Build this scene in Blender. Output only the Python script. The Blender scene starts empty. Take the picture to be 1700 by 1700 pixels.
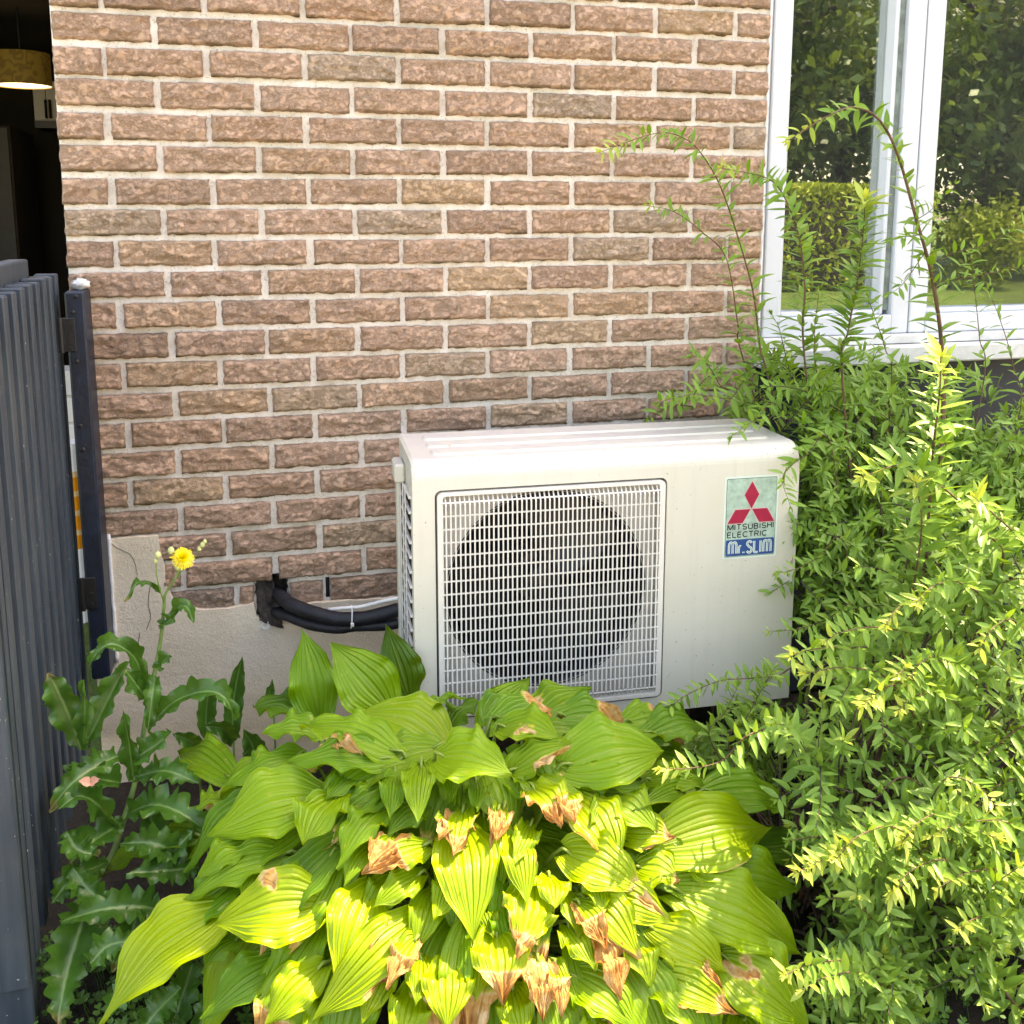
import bpy, math, random
import numpy as np
from mathutils import Vector, Matrix, noise
from mathutils.geometry import tessellate_polygon
R = math.radians
random.seed(7)
rng = np.random.default_rng(7)
sc = bpy.context.scene
col = sc.collection

# ------------------------------------------------------------------ camera
CAM = np.array([0.1937, -2.2899, 1.3103])
PITCH, YAW, ROLL, F, PPX, PPY = -0.1621, 0.2485, 0.0002, 1650.0, 850.0, 620.0
_f = np.array([math.sin(YAW) * math.cos(PITCH), math.cos(YAW) * math.cos(PITCH), math.sin(PITCH)])
_r = np.array([math.cos(YAW), -math.sin(YAW), 0.0])
_u = np.cross(_r, _f)
cam_d = bpy.data.cameras.new('camera')
cam = bpy.data.objects.new('camera', cam_d)
col.objects.link(cam)
cam.matrix_world = Matrix(((_r[0], _u[0], -_f[0], CAM[0]), (_r[1], _u[1], -_f[1], CAM[1]),
                           (_r[2], _u[2], -_f[2], CAM[2]), (0, 0, 0, 1)))
cam_d.sensor_width = 36.0
cam_d.lens = F / 1700 * 36
cam_d.shift_y = (PPY - 850) / 1700
cam_d.clip_start, cam_d.clip_end = 0.02, 500
sc.camera = cam

# ------------------------------------------------------------------ light
SUN = Vector((0.60, 0.20, 1.0)).normalized()           # towards the sun: behind the house, from the right
world = bpy.data.worlds.new('World')
sc.world = world
world.use_nodes = True
wn = world.node_tree.nodes
sky = wn.new('ShaderNodeTexSky')
sky.sky_type = 'NISHITA'
sky.sun_disc = False
sky.sun_elevation = math.asin(SUN.z)
sky.sun_rotation = math.atan2(SUN.x, SUN.y)
sky.dust_density = 2.0
wn['Background'].inputs['Strength'].default_value = 0.15
world.node_tree.links.new(sky.outputs[0], wn['Background'].inputs['Color'])
sun_d = bpy.data.lights.new('sun', 'SUN')
sun_d.energy = 2.2
sun_d.angle = R(0.55)
sun_d.color = (1.0, 0.95, 0.86)
sun = bpy.data.objects.new('sun', sun_d)
col.objects.link(sun)
sun.rotation_euler = SUN.to_track_quat('Z', 'Y').to_euler()
sun.location = (4, 3, 8)
vs = sc.view_settings
vs.view_transform = 'Standard'
vs.look = 'None'
vs.gamma = 1.0
vs.exposure = 2.76
vs.use_curve_mapping = False
try:
    vs.use_white_balance = True
    vs.white_balance_temperature = 9000
    vs.white_balance_tint = 19
except Exception:
    pass
sc.cycles.max_bounces = 5
sc.cycles.diffuse_bounces = 3
sc.cycles.glossy_bounces = 3
sc.cycles.transmission_bounces = 3
sc.cycles.transparent_max_bounces = 12

# ------------------------------------------------------------------ helpers
def ray(px, py):
    d = _f + (px - PPX) / F * _r - (py - PPY) / F * _u
    return d
def at(px, py, Y=None, Z=None):
    d = ray(px, py)
    t = (Y - CAM[1]) / d[1] if Y is not None else (Z - CAM[2]) / d[2]
    return CAM + d * t
def V(p): return Vector((float(p[0]), float(p[1]), float(p[2])))
def unit(v):
    v = np.asarray(v, float)
    return v / (np.linalg.norm(v) + 1e-12)
def nz(x, y=0., z=0.): return noise.noise(Vector((x, y, z)))
def fbm(x, y=0., z=0., o=4): return noise.fractal(Vector((x, y, z)), 0.9, 2.1, o)

def spline(pts, n):
    """Catmull-Rom through pts, n samples."""
    P = np.asarray(pts, float)
    if len(P) == 2:
        t = np.linspace(0, 1, n)[:, None]
        return P[0] * (1 - t) + P[1] * t
    Q = np.vstack([2 * P[0] - P[1], P, 2 * P[-1] - P[-2]])
    m = len(P) - 1
    out = []
    for s in np.linspace(0, m, n):
        i = min(int(s), m - 1)
        t = s - i
        a, b, c, d = Q[i], Q[i + 1], Q[i + 2], Q[i + 3]
        out.append(0.5 * (2 * b + (c - a) * t + (2 * a - 5 * b + 4 * c - d) * t * t + (3 * b - a - 3 * c + d) * t ** 3))
    return np.array(out)

def wloc(o):
    p = Vector((0, 0, 0))
    while o is not None:
        p += o.location
        o = o.parent
    return p

class MB:
    """collects geometry for ONE mesh object"""
    def __init__(self):
        self.v, self.f, self.uv, self.at, self.n = [], [], [], {}, 0
    def add(self, v, f, uv=None, **attrs):
        v = np.asarray(v, float).reshape(-1, 3)
        k = self.n
        self.v.append(v)
        self.f += [tuple(int(i) + k for i in q) for q in f]
        self.uv.append(np.zeros((len(v), 2)) if uv is None else np.asarray(uv, float))
        for a in set(self.at) | set(attrs):
            cur = self.at.setdefault(a, np.zeros(k))
            val = attrs.get(a, 0.0)
            self.at[a] = np.concatenate([cur, np.full(len(v), val) if np.isscalar(val) else np.asarray(val, float)])
        self.n += len(v)
        return self
    def box(self, a, b, **k):
        x0, y0, z0 = a
        x1, y1, z1 = b
        v = [(x0, y0, z0), (x1, y0, z0), (x1, y1, z0), (x0, y1, z0), (x0, y0, z1), (x1, y0, z1), (x1, y1, z1), (x0, y1, z1)]
        return self.add(v, [(0, 3, 2, 1), (4, 5, 6, 7), (0, 1, 5, 4), (1, 2, 6, 5), (2, 3, 7, 6), (3, 0, 4, 7)], **k)
    def bbox(self, a, b, r=0.003, **k):
        """box with chamfered edges"""
        a, b = np.array(a, float), np.array(b, float)
        r = min(r, (b - a).min() * 0.45)
        vs_, idx = [], {}
        for ix in (0, 1):
            for iy in (0, 1):
                for iz in (0, 1):
                    c = np.where([ix, iy, iz], b, a)
                    inn = np.where([ix, iy, iz], b - r, a + r)
                    for ax in range(3):
                        p = inn.copy()
                        p[ax] = c[ax]
                        idx[(ix, iy, iz, ax)] = len(vs_)
                        vs_.append(p)
        fs = []
        for ax in range(3):
            o = [i for i in range(3) if i != ax]
            for s in (0, 1):
                q = []
                for (m, n_) in ((0, 0), (1, 0), (1, 1), (0, 1)):
                    k3 = [0, 0, 0]
                    k3[ax], k3[o[0]], k3[o[1]] = s, m, n_
                    q.append(idx[(*k3, ax)])
                fs.append(q)
        for ax in range(3):
            o = [i for i in range(3) if i != ax]
            for m in (0, 1):
                for n_ in (0, 1):
                    k0 = [0, 0, 0]
                    k0[o[0]], k0[o[1]] = m, n_
                    k1 = list(k0)
                    k1[ax] = 1
                    fs.append([idx[(*k0, o[0])], idx[(*k1, o[0])], idx[(*k1, o[1])], idx[(*k0, o[1])]])
        for ix in (0, 1):
            for iy in (0, 1):
                for iz in (0, 1):
                    fs.append([idx[(ix, iy, iz, a_)] for a_ in range(3)])
        return self.add(vs_, fs, **k)
    def tube(self, pts, rad, n=8, caps=True, **k):
        P = np.asarray(pts, float)
        m = len(P)
        rad = np.full(m, rad) if np.isscalar(rad) else np.asarray(rad, float)
        T = np.gradient(P, axis=0)
        ref = np.array([0.13, 0.21, 0.97])
        if abs(unit(T.mean(0)) @ ref) > 0.9: ref = np.array([0.97, 0.2, 0.1])
        vs_, fs = [], []
        for i in range(m):
            t = unit(T[i])
            s = unit(np.cross(t, ref))
            w = np.cross(s, t)
            for j in range(n):
                a = 2 * math.pi * j / n
                vs_.append(P[i] + rad[i] * (math.cos(a) * s + math.sin(a) * w))
        for i in range(m - 1):
            for j in range(n):
                fs.append((i * n + j, i * n + (j + 1) % n, (i + 1) * n + (j + 1) % n, (i + 1) * n + j))
        if caps:
            fs += [tuple(range(n))[::-1], tuple((m - 1) * n + j for j in range(n))]
        return self.add(vs_, fs, **k)
    def prism(self, poly, holes, y0, y1, axis='y', **k):
        """polygon (2D x,z) with holes extruded from y0 (front) to y1"""
        loops = [poly] + list(holes)
        tri = tessellate_polygon([[Vector((p[0], p[1], 0)) for p in l] for l in loops])
        flat = [p for l in loops for p in l]
        N = len(flat)
        vs_ = [(p[0], y0, p[1]) for p in flat] + [(p[0], y1, p[1]) for p in flat]
        fs = []
        for t in tri:
            a, b, c = [flat[i] for i in t]
            cr = (b[0] - a[0]) * (c[1] - a[1]) - (b[1] - a[1]) * (c[0] - a[0])
            t = t if cr > 0 else t[::-1]
            fs.append(tuple(t))
            fs.append(tuple(i + N for i in t[::-1]))
        o = 0
        for li, l in enumerate(loops):
            n = len(l)
            ar = sum(l[i][0] * l[(i + 1) % n][1] - l[(i + 1) % n][0] * l[i][1] for i in range(n))
            rev = (ar < 0) ^ (li > 0)
            for i in range(n):
                q = (o + i, o + (i + 1) % n, o + (i + 1) % n + N, o + i + N)
                fs.append(q if rev else q[::-1])
            o += n
        return self.add(vs_, fs, **k)
    def build(self, name, mat, parent=None, smooth=False, local=False, link=True, loc=None):
        v = np.vstack(self.v)
        me = bpy.data.meshes.new(name)
        off = np.zeros(3) if local or parent is None else np.array(wloc(parent))
        if loc is not None: off = np.array(loc, float)
        me.from_pydata((v - off).tolist(), [], self.f)
        for a, d in self.at.items():
            at_ = me.attributes.new(a, 'FLOAT', 'POINT')
            at_.data.foreach_set('value', np.asarray(d, np.float32))
        uv = np.vstack(self.uv)
        if np.abs(uv).max() > 0:
            li = np.empty(len(me.loops), np.int32)
            me.loops.foreach_get('vertex_index', li)
            l = me.uv_layers.new(name='UVMap')
            l.data.foreach_set('uv', uv[li].astype(np.float32).ravel())
        if smooth: me.polygons.foreach_set('use_smooth', np.ones(len(me.polygons), bool))
        me.materials.append(mat)
        if not link: return me
        return mk(name, me, parent, loc)

def mk(name, me, parent=None, loc=None, mtx=None):
    o = bpy.data.objects.new(name, me)
    col.objects.link(o)
    if parent is not None: o.parent = parent
    if loc is not None:
        o.location = Vector(loc) - (wloc(parent) if parent is not None else Vector((0, 0, 0)))
    if mtx is not None: o.matrix_basis = mtx
    return o
def tag(o, label=None, cat=None, group=None, kind=None):
    if label: o['label'] = label
    if cat: o['category'] = cat
    if group: o['group'] = group
    if kind: o['kind'] = kind
    return o
def thing(name, loc, label, cat, group=None, rotz=0):
    o = bpy.data.objects.new(name, None)
    col.objects.link(o)
    o.location = loc
    o.rotation_euler = (0, 0, rotz)
    o.empty_display_size = 0.05
    return tag(o, label, cat, group)

# ------------------------------------------------------------------ materials
class NT:
    def __init__(self, name):
        self.m = bpy.data.materials.new(name)
        self.m.use_nodes = True
        self.t = self.m.node_tree
        self.b = self.t.nodes['Principled BSDF']
        self.out = self.t.nodes['Material Output']
    def n(self, typ, **k):
        x = self.t.nodes.new(typ)
        for a, v_ in k.items():
            if a.startswith('_'): setattr(x, a[1:], v_)
        return x
    def put(self, sock, val):
        if isinstance(val, bpy.types.NodeSocket): self.t.links.new(val, sock)
        elif isinstance(val, tuple) and len(val) == 3 and sock.type == 'RGBA': sock.default_value = (*val, 1)
        else: sock.default_value = val
    def noise(self, scale, detail=4, rough=0.55, vec=None, dist=0.0):
        x = self.n('ShaderNodeTexNoise')
        self.put(x.inputs['Scale'], scale)
        self.put(x.inputs['Detail'], detail)
        self.put(x.inputs['Roughness'], rough)
        self.put(x.inputs['Distortion'], dist)
        if vec is not None: self.put(x.inputs['Vector'], vec)
        return x.outputs['Fac']
    def voro(self, scale, feature='F1', vec=None):
        x = self.n('ShaderNodeTexVoronoi', _feature=feature)
        self.put(x.inputs['Scale'], scale)
        if vec is not None: self.put(x.inputs['Vector'], vec)
        return x.outputs['Distance']
    def ramp(self, fac, stops):
        x = self.n('ShaderNodeValToRGB')
        e = x.color_ramp.elements
        while len(e) < len(stops): e.new(0.5)
        for el, (p, c) in zip(e, stops):
            el.position = p
            el.color = (*c, 1) if isinstance(c, tuple) else (c, c, c, 1)
        self.put(x.inputs[0], fac)
        return x.outputs[0]
    def mix(self, fac, a, b, mode='MIX'):
        x = self.n('ShaderNodeMix', _data_type='RGBA', _blend_type=mode)
        self.put(x.inputs[0], fac)
        self.put(x.inputs[6], a)
        self.put(x.inputs[7], b)
        return x.outputs[2]
    def math(self, op, a, b=0.0, c=0.0, clamp=False):
        x = self.n('ShaderNodeMath', _operation=op, _use_clamp=clamp)
        self.put(x.inputs[0], a)
        self.put(x.inputs[1], b)
        self.put(x.inputs[2], c)
        return x.outputs[0]
    def attr(self, name): return self.n('ShaderNodeAttribute', _attribute_name=name).outputs['Fac']
    def coord(self, w='Object'): return self.n('ShaderNodeTexCoord').outputs[w]
    def sep(self, vec):
        x = self.n('ShaderNodeSeparateXYZ')
        self.put(x.inputs[0], vec)
        return x.outputs
    def rand(self): return self.n('ShaderNodeObjectInfo').outputs['Random']
    def ocol(self):
        x = self.n('ShaderNodeSeparateColor')
        self.put(x.inputs[0], self.n('ShaderNodeObjectInfo').outputs['Color'])
        return x.outputs
    def bump(self, h, strength=0.5, dist=0.01, normal=None):
        x = self.n('ShaderNodeBump')
        self.put(x.inputs['Height'], h)
        self.put(x.inputs['Strength'], strength)
        self.put(x.inputs['Distance'], dist)
        if normal is not None: self.put(x.inputs['Normal'], normal)
        return x.outputs[0]
    def fin(self, color=None, rough=None, normal=None, spec=None, metal=None, transl=None, tcol=None):
        b = self.b
        if color is not None: self.put(b.inputs['Base Color'], color)
        if rough is not None: self.put(b.inputs['Roughness'], rough)
        if normal is not None: self.put(b.inputs['Normal'], normal)
        if spec is not None: self.put(b.inputs['Specular IOR Level'], spec)
        if metal is not None: self.put(b.inputs['Metallic'], metal)
        if transl is not None:
            tr = self.n('ShaderNodeBsdfTranslucent')
            self.put(tr.inputs['Color'], tcol if tcol is not None else color)
            mx = self.n('ShaderNodeMixShader')
            self.put(mx.inputs[0], transl)
            self.t.links.new(b.outputs[0], mx.inputs[1])
            self.t.links.new(tr.outputs[0], mx.inputs[2])
            self.t.links.new(mx.outputs[0], self.out.inputs['Surface'])
        return self.m

def plain(name, c, rough=0.6, var=0.12, scale=12, bump=0.0, bs=60, spec=None, metal=None):
    t = NT(name)
    f = t.noise(scale, 5, 0.6, t.coord())
    c2 = tuple(x * (1 - 2 * var) for x in c)
    c1 = tuple(min(1, x * (1 + var)) for x in c)
    colr = t.ramp(f, [(0.3, c2), (0.7, c1)])
    nm = t.bump(t.noise(bs, 5, 0.6, t.coord()), bump, 0.004) if bump else None
    return t.fin(colr, rough, nm, spec, metal)

M = {}
def mat_brick():
    t = NT('brick')
    o = t.coord()
    rnd = t.rand()
    off = t.n('ShaderNodeVectorMath', _operation='ADD')
    t.put(off.inputs[0], o)
    cb = t.n('ShaderNodeCombineXYZ')
    t.put(cb.inputs[0], t.math('MULTIPLY', rnd, 37.0))
    t.put(cb.inputs[1], t.math('MULTIPLY', rnd, 91.0))
    t.put(off.inputs[1], cb.outputs[0])
    vec = off.outputs[0]
    base = t.ramp(rnd, [(0.0, (0.56, 0.36, 0.25)), (0.12, (0.70, 0.45, 0.31)), (0.45, (0.76, 0.495, 0.345)),
                        (0.65, (0.70, 0.435, 0.285)), (0.85, (0.77, 0.515, 0.315)), (0.97, (0.64, 0.47, 0.34)), (1.0, (0.46, 0.33, 0.25))])
    n1 = t.noise(22, 5, 0.65, vec)
    c = t.mix(t.ramp(n1, [(0.5, 0.0), (0.78, 0.25)]), base, (0.40, 0.285, 0.205))
    n2 = t.noise(110, 5, 0.7, vec)
    c = t.mix(t.ramp(n2, [(0.5, 0.0), (0.7, 0.55)]), c, (0.86, 0.66, 0.49))
    n3 = t.noise(9, 3, 0.5, vec)
    c = t.mix(t.ramp(n3, [(0.52, 0.0), (0.78, 0.35)]), c, (0.52, 0.42, 0.30))
    # wrinkled tearing lines of a rock-faced brick, their relief shade painted dark
    mp = t.n('ShaderNodeMapping')
    t.put(mp.inputs['Vector'], vec)
    mp.inputs['Scale'].default_value = (0.85, 1, 1.25)
    w = t.noise(48, 8, 0.75, mp.outputs[0], 0.0)
    ridge = t.math('ABSOLUTE', t.math('SUBTRACT', w, 0.5))
    crack = t.ramp(ridge, [(0.0, 1.0), (0.025, 0.0)])
    c = t.mix(t.math('MULTIPLY', crack, 0.5), c, (0.13, 0.075, 0.05))
    # algae and under-brick shadow painted on the lower arris, in patches
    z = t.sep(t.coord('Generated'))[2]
    alg_shade = t.math('MULTIPLY', t.ramp(z, [(0.03, 1.0), (0.16, 0.0)]), t.ramp(t.noise(14, 3, 0.5, vec), [(0.42, 0.0), (0.58, 0.75)]))
    c = t.mix(alg_shade, c, (0.09, 0.085, 0.03))
    h = t.math('ADD', t.math('MULTIPLY', t.noise(95, 8, 0.8, mp.outputs[0], 0.0), 1.0), t.math('MULTIPLY', t.ramp(ridge, [(0.0, 0.0), (0.06, 1.0)]), 0.35))
    return t.fin(c, 0.92, t.bump(h, 0.85, 0.0095), 0.15)
def mat_mortar():
    t = NT('mortar')
    o = t.coord()
    c = t.ramp(t.noise(30, 6, 0.7, o), [(0.3, (0.62, 0.55, 0.46)), (0.6, (0.82, 0.76, 0.67))])
    c = t.mix(t.ramp(t.noise(4, 4, 0.6, o), [(0.5, 0.0), (0.75, 0.5)]), c, (0.50, 0.46, 0.33))
    c = t.mix(t.ramp(t.noise(220, 2, 0.5, o), [(0.62, 0.0), (0.7, 0.6)]), c, (0.30, 0.26, 0.21))
    return t.fin(c, 0.95, t.bump(t.noise(160, 5, 0.7, o), 0.5, 0.002), 0.2)
def mat_parge():
    t = NT('parging')
    o = t.coord()
    c = t.ramp(t.noise(5, 5, 0.6, o), [(0.3, (0.68, 0.575, 0.42)), (0.65, (0.83, 0.72, 0.55))])
    c = t.mix(t.ramp(t.noise(240, 3, 0.6, o), [(0.5, 0.0), (0.72, 0.5)]), c, (0.48, 0.38, 0.26))
    c = t.mix(t.ramp(t.noise(2.2, 4, 0.6, o), [(0.5, 0.0), (0.7, 0.5)]), c, (0.80, 0.73, 0.61))
    z = t.sep(t.n('ShaderNodeNewGeometry').outputs['Position'])[2]
    c = t.mix(t.math('MULTIPLY', t.ramp(z, [(0.0, 1.0), (0.2, 0.0)]), t.noise(9, 4, 0.6, o)), c, (0.17, 0.15, 0.10))
    return t.fin(c, 0.95, t.bump(t.math('ADD', t.noise(210, 4, 0.7, o), t.math('MULTIPLY', t.noise(45, 4, 0.6, o), 1.3)), 0.55, 0.004), 0.2)
def mat_casing():
    t = NT('painted_casing')
    g = t.n('ShaderNodeNewGeometry')
    o = t.coord()
    p = t.sep(o)
    c = t.ramp(t.noise(3.0, 4, 0.6, o), [(0.35, (0.62, 0.60, 0.50)), (0.65, (0.67, 0.655, 0.565))])
    yel = t.math('MULTIPLY', t.ramp(p[0], [(0.45, 0.0), (0.9, 0.8)]), t.ramp(t.noise(4, 4, 0.6, o), [(0.35, 0.2), (0.7, 1.0)]))
    c = t.mix(yel, c, (0.66, 0.62, 0.45))
    c = t.mix(t.ramp(t.noise(130, 2, 0.4, o), [(0.71, 0.0), (0.74, 0.6)]), c, (0.22, 0.19, 0.13))
    sm = t.n('ShaderNodeMapping')
    t.put(sm.inputs['Vector'], o)
    sm.inputs['Scale'].default_value = (1, 1, 0.05)
    c = t.mix(t.ramp(t.noise(38, 5, 0.65, sm.outputs[0]), [(0.52, 0.0), (0.75, 0.35)]), c, (0.50, 0.47, 0.37))
    c = t.mix(t.math('MULTIPLY', t.ramp(t.noise(420, 2, 0.4, o), [(0.66, 0.0), (0.70, 0.7)]), t.ramp(t.noise(7, 3, 0.6, o), [(0.52, 0.0), (0.62, 1.0)])), c, (0.25, 0.22, 0.16))
    up = t.sep(g.outputs['Normal'])[2]
    st = t.math('MULTIPLY', t.ramp(up, [(0.9, 0.0), (0.98, 1.0)]), t.ramp(t.noise(11, 6, 0.7, o), [(0.35, 0.15), (0.7, 0.75)]))
    c = t.mix(st, c, (0.50, 0.475, 0.47))
    return t.fin(c, 0.42, t.bump(t.noise(300, 2, 0.5, o), 0.08, 0.001), 0.45)
def mat_slat():
    t = NT('slate_blue_paint')
    o = t.coord()
    mp = t.n('ShaderNodeMapping')
    t.put(mp.inputs['Vector'], o)
    mp.inputs['Scale'].default_value = (1, 1, 0.06)
    c = t.ramp(t.noise(60, 5, 0.6, mp.outputs[0]), [(0.3, (0.022, 0.034, 0.048)), (0.7, (0.046, 0.064, 0.080))])
    c = t.mix(t.ramp(t.noise(120, 2, 0.5, o), [(0.73, 0.0), (0.76, 0.8)]), c, (0.5, 0.48, 0.42))
    c = t.mix(t.ramp(t.noise(5, 4, 0.6, o), [(0.5, 0.0), (0.75, 0.5)]), c, (0.075, 0.085, 0.085))
    return t.fin(c, 0.5, t.bump(t.noise(90, 5, 0.6, mp.outputs[0]), 0.35, 0.002), 0.4)
def mat_hosta():
    t = NT('hosta_leaf')
    uv = t.sep(t.coord('UV'))
    oc = t.ocol()                       # R: yellowness, G: lightness
    o = t.coord()
    burn = t.attr('burn')
    geo = t.n('ShaderNodeNewGeometry')
    n1 = t.noise(9, 4, 0.6, o)
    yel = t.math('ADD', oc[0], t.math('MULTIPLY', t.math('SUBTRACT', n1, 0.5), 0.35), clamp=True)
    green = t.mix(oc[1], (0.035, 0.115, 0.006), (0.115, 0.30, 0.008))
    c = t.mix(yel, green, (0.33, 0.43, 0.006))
    vein = t.math('ABSOLUTE', t.math('SINE', t.math('MULTIPLY', uv[0], 7.5 * math.pi)))
    vl = t.ramp(vein, [(0.0, 1.0), (0.16, 0.0)])
    c = t.mix(t.math('MULTIPLY', vl, 0.3), c, t.mix(0.55, c, (0.03, 0.09, 0.01)))
    mid = t.ramp(t.math('ABSOLUTE', uv[0]), [(0.0, 1.0), (0.03, 0.0)])
    c = t.mix(t.math('MULTIPLY', mid, 0.6), c, (0.30, 0.40, 0.10))
    # pale dots, scratches
    c = t.mix(t.ramp(t.noise(60, 3, 0.5, o), [(0.68, 0.0), (0.76, 0.35)]), c, (0.50, 0.54, 0.15))
    nb = t.noise(38, 5, 0.65, o)
    bm = t.math('ADD', burn, t.math('MULTIPLY', t.math('SUBTRACT', nb, 0.5), 0.7))
    bc = t.ramp(t.noise(26, 6, 0.7, o, 0.6), [(0.26, (0.13, 0.045, 0.012)), (0.38, (0.44, 0.19, 0.045)), (0.52, (0.64, 0.37, 0.12)), (0.68, (0.80, 0.62, 0.36))])
    c = t.mix(t.ramp(bm, [(0.08, 0.0), (0.3, 0.8)]), c, (0.58, 0.50, 0.06))
    c = t.mix(t.ramp(bm, [(0.26, 0.0), (0.42, 1.0)]), c, t.mix(t.ramp(bm, [(0.36, 0.0), (0.5, 1.0)]), (0.72, 0.55, 0.30), bc))
    bmp = t.math('ADD', t.math('MULTIPLY', vein, 0.6), t.math('MULTIPLY', t.noise(70, 4, 0.6, o), 0.35))
    bmp = t.math('ADD', bmp, t.math('MULTIPLY', t.math('MULTIPLY', t.noise(55, 5, 0.7, o), burn), 2.0))
    return t.fin(c, t.mix(burn, (0.42,) * 3, (0.85,) * 3), t.bump(bmp, 0.5, 0.004), 0.4, transl=0.30, tcol=t.mix(0.5, c, t.mix(burn, (0.45, 0.55, 0.01), (0.5, 0.25, 0.05))))
def mat_shrub():
    t = NT('shrub_leaf')
    tint = t.attr('tint')
    o = t.coord()
    var = t.attr('vary')
    c = t.mix(var, (0.085, 0.225, 0.014), (0.20, 0.38, 0.030))
    c = t.mix(t.ramp(tint, [(0.35, 0.0), (1.0, 1.0)]), c, (0.62, 0.66, 0.10))  # young yellow growth, with sunlit gloss painted in as pale colour
    back = t.n('ShaderNodeNewGeometry').outputs['Backfacing']
    c2 = t.mix(back, c, t.mix(0.4, c, (0.26, 0.42, 0.10)))
    return t.fin(c2, 0.42, None, 0.35, transl=0.3, tcol=t.mix(0.4, c, (0.34, 0.46, 0.03)))
def mat_weed():
    t = NT('weed_leaf')
    uv = t.sep(t.coord('UV'))
    o = t.coord()
    c = t.ramp(t.noise(14, 4, 0.6, o), [(0.3, (0.022, 0.085, 0.010)), (0.7, (0.055, 0.165, 0.020))])
    mid = t.ramp(t.math('ABSOLUTE', uv[0]), [(0.05, 1.0), (0.10, 0.0)])
    c = t.mix(t.math('MULTIPLY', mid, 0.55), c, (0.22, 0.36, 0.11))
    c = t.mix(t.math('MULTIPLY', t.attr('burn'), 0.8), c, (0.35, 0.26, 0.10))
    return t.fin(c, 0.33, t.bump(t.noise(75, 4, 0.6, o), 0.5, 0.003), 0.45, transl=0.22, tcol=(0.16, 0.34, 0.03))
def mat_leafmass(name, a, b):
    t = NT(name)
    c = t.mix(t.attr('vary'), a, b)
    return t.fin(c, 0.5, None, 0.35, transl=0.3, tcol=t.mix(0.5, c, (0.25, 0.34, 0.03)))
def mat_soil():
    t = NT('soil')
    o = t.coord()
    c = t.ramp(t.noise(30, 6, 0.7, o), [(0.3, (0.010, 0.008, 0.005)), (0.7, (0.035, 0.027, 0.018))])
    return t.fin(c, 0.95, t.bump(t.noise(40, 6, 0.7, o), 1.0, 0.02), 0.2)
def mat_lawn():
    t = NT('lawn')
    o = t.coord()
    c = t.ramp(t.noise(1.2, 6, 0.7, o), [(0.3, (0.09, 0.15, 0.025)), (0.7, (0.16, 0.24, 0.045))])
    c = t.mix(t.ramp(t.noise(40, 5, 0.7, o), [(0.4, 0.0), (0.7, 0.5)]), c, (0.04, 0.08, 0.015))
    return t.fin(c, 0.8, t.bump(t.noise(60, 5, 0.7, o), 1.0, 0.05), 0.2)
def mat_glass():
    t = NT('window_glass')
    tr = t.n('ShaderNodeBsdfTransparent')
    tr.inputs[0].default_value = (0.80, 0.86, 0.82, 1)
    gl = t.n('ShaderNodeBsdfGlossy')
    gl.inputs['Roughness'].default_value = 0.0
    gl.inputs['Color'].default_value = (0.95, 1.0, 0.97, 1)
    lw = t.n('ShaderNodeFresnel')
    lw.inputs['IOR'].default_value = 1.52
    fac = t.math('ADD', t.math('MULTIPLY', lw.outputs[0], 2.2), 0.24, clamp=True)      # two panes, four surfaces
    nm = t.bump(t.noise(1.6, 2, 0.4, t.coord()), 0.03, 0.02)
    t.put(gl.inputs['Normal'], nm)
    mx = t.n('ShaderNodeMixShader')
    t.put(mx.inputs[0], fac)
    t.t.links.new(tr.outputs[0], mx.inputs[1])
    t.t.links.new(gl.outputs[0], mx.inputs[2])
    df = t.n('ShaderNodeBsdfDiffuse')
    df.inputs[0].default_value = (0.75, 0.78, 0.74, 1)
    m2 = t.n('ShaderNodeMixShader')
    t.put(m2.inputs[0], t.math('MULTIPLY', t.noise(2.5, 4, 0.6, t.coord()), 0.04))
    t.t.links.new(mx.outputs[0], m2.inputs[1])
    t.t.links.new(df.outputs[0], m2.inputs[2])
    t.t.links.new(m2.outputs[0], t.out.inputs['Surface'])
    return t.m
def mat_shade():
    t = NT('damask_lampshade')
    o = t.coord()
    w = t.n('ShaderNodeTexWave', _wave_type='RINGS')
    t.put(w.inputs['Vector'], o)
    w.inputs['Scale'].default_value = 5
    w.inputs['Distortion'].default_value = 16
    w.inputs['Detail Scale'].default_value = 2.2
    c = t.ramp(w.outputs['Fac'], [(0.2, (0.17, 0.10, 0.018)), (0.5, (0.25, 0.155, 0.026))])
    t.put(t.b.inputs['Emission Color'], c)
    t.b.inputs['Emission Strength'].default_value = 0.018
    return t.fin(c, 0.8)
def emit(name, c, s):
    t = NT(name)
    t.put(t.b.inputs['Emission Color'], c)
    t.b.inputs['Emission Strength'].default_value = s
    return t.fin(c, 0.6)

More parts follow.
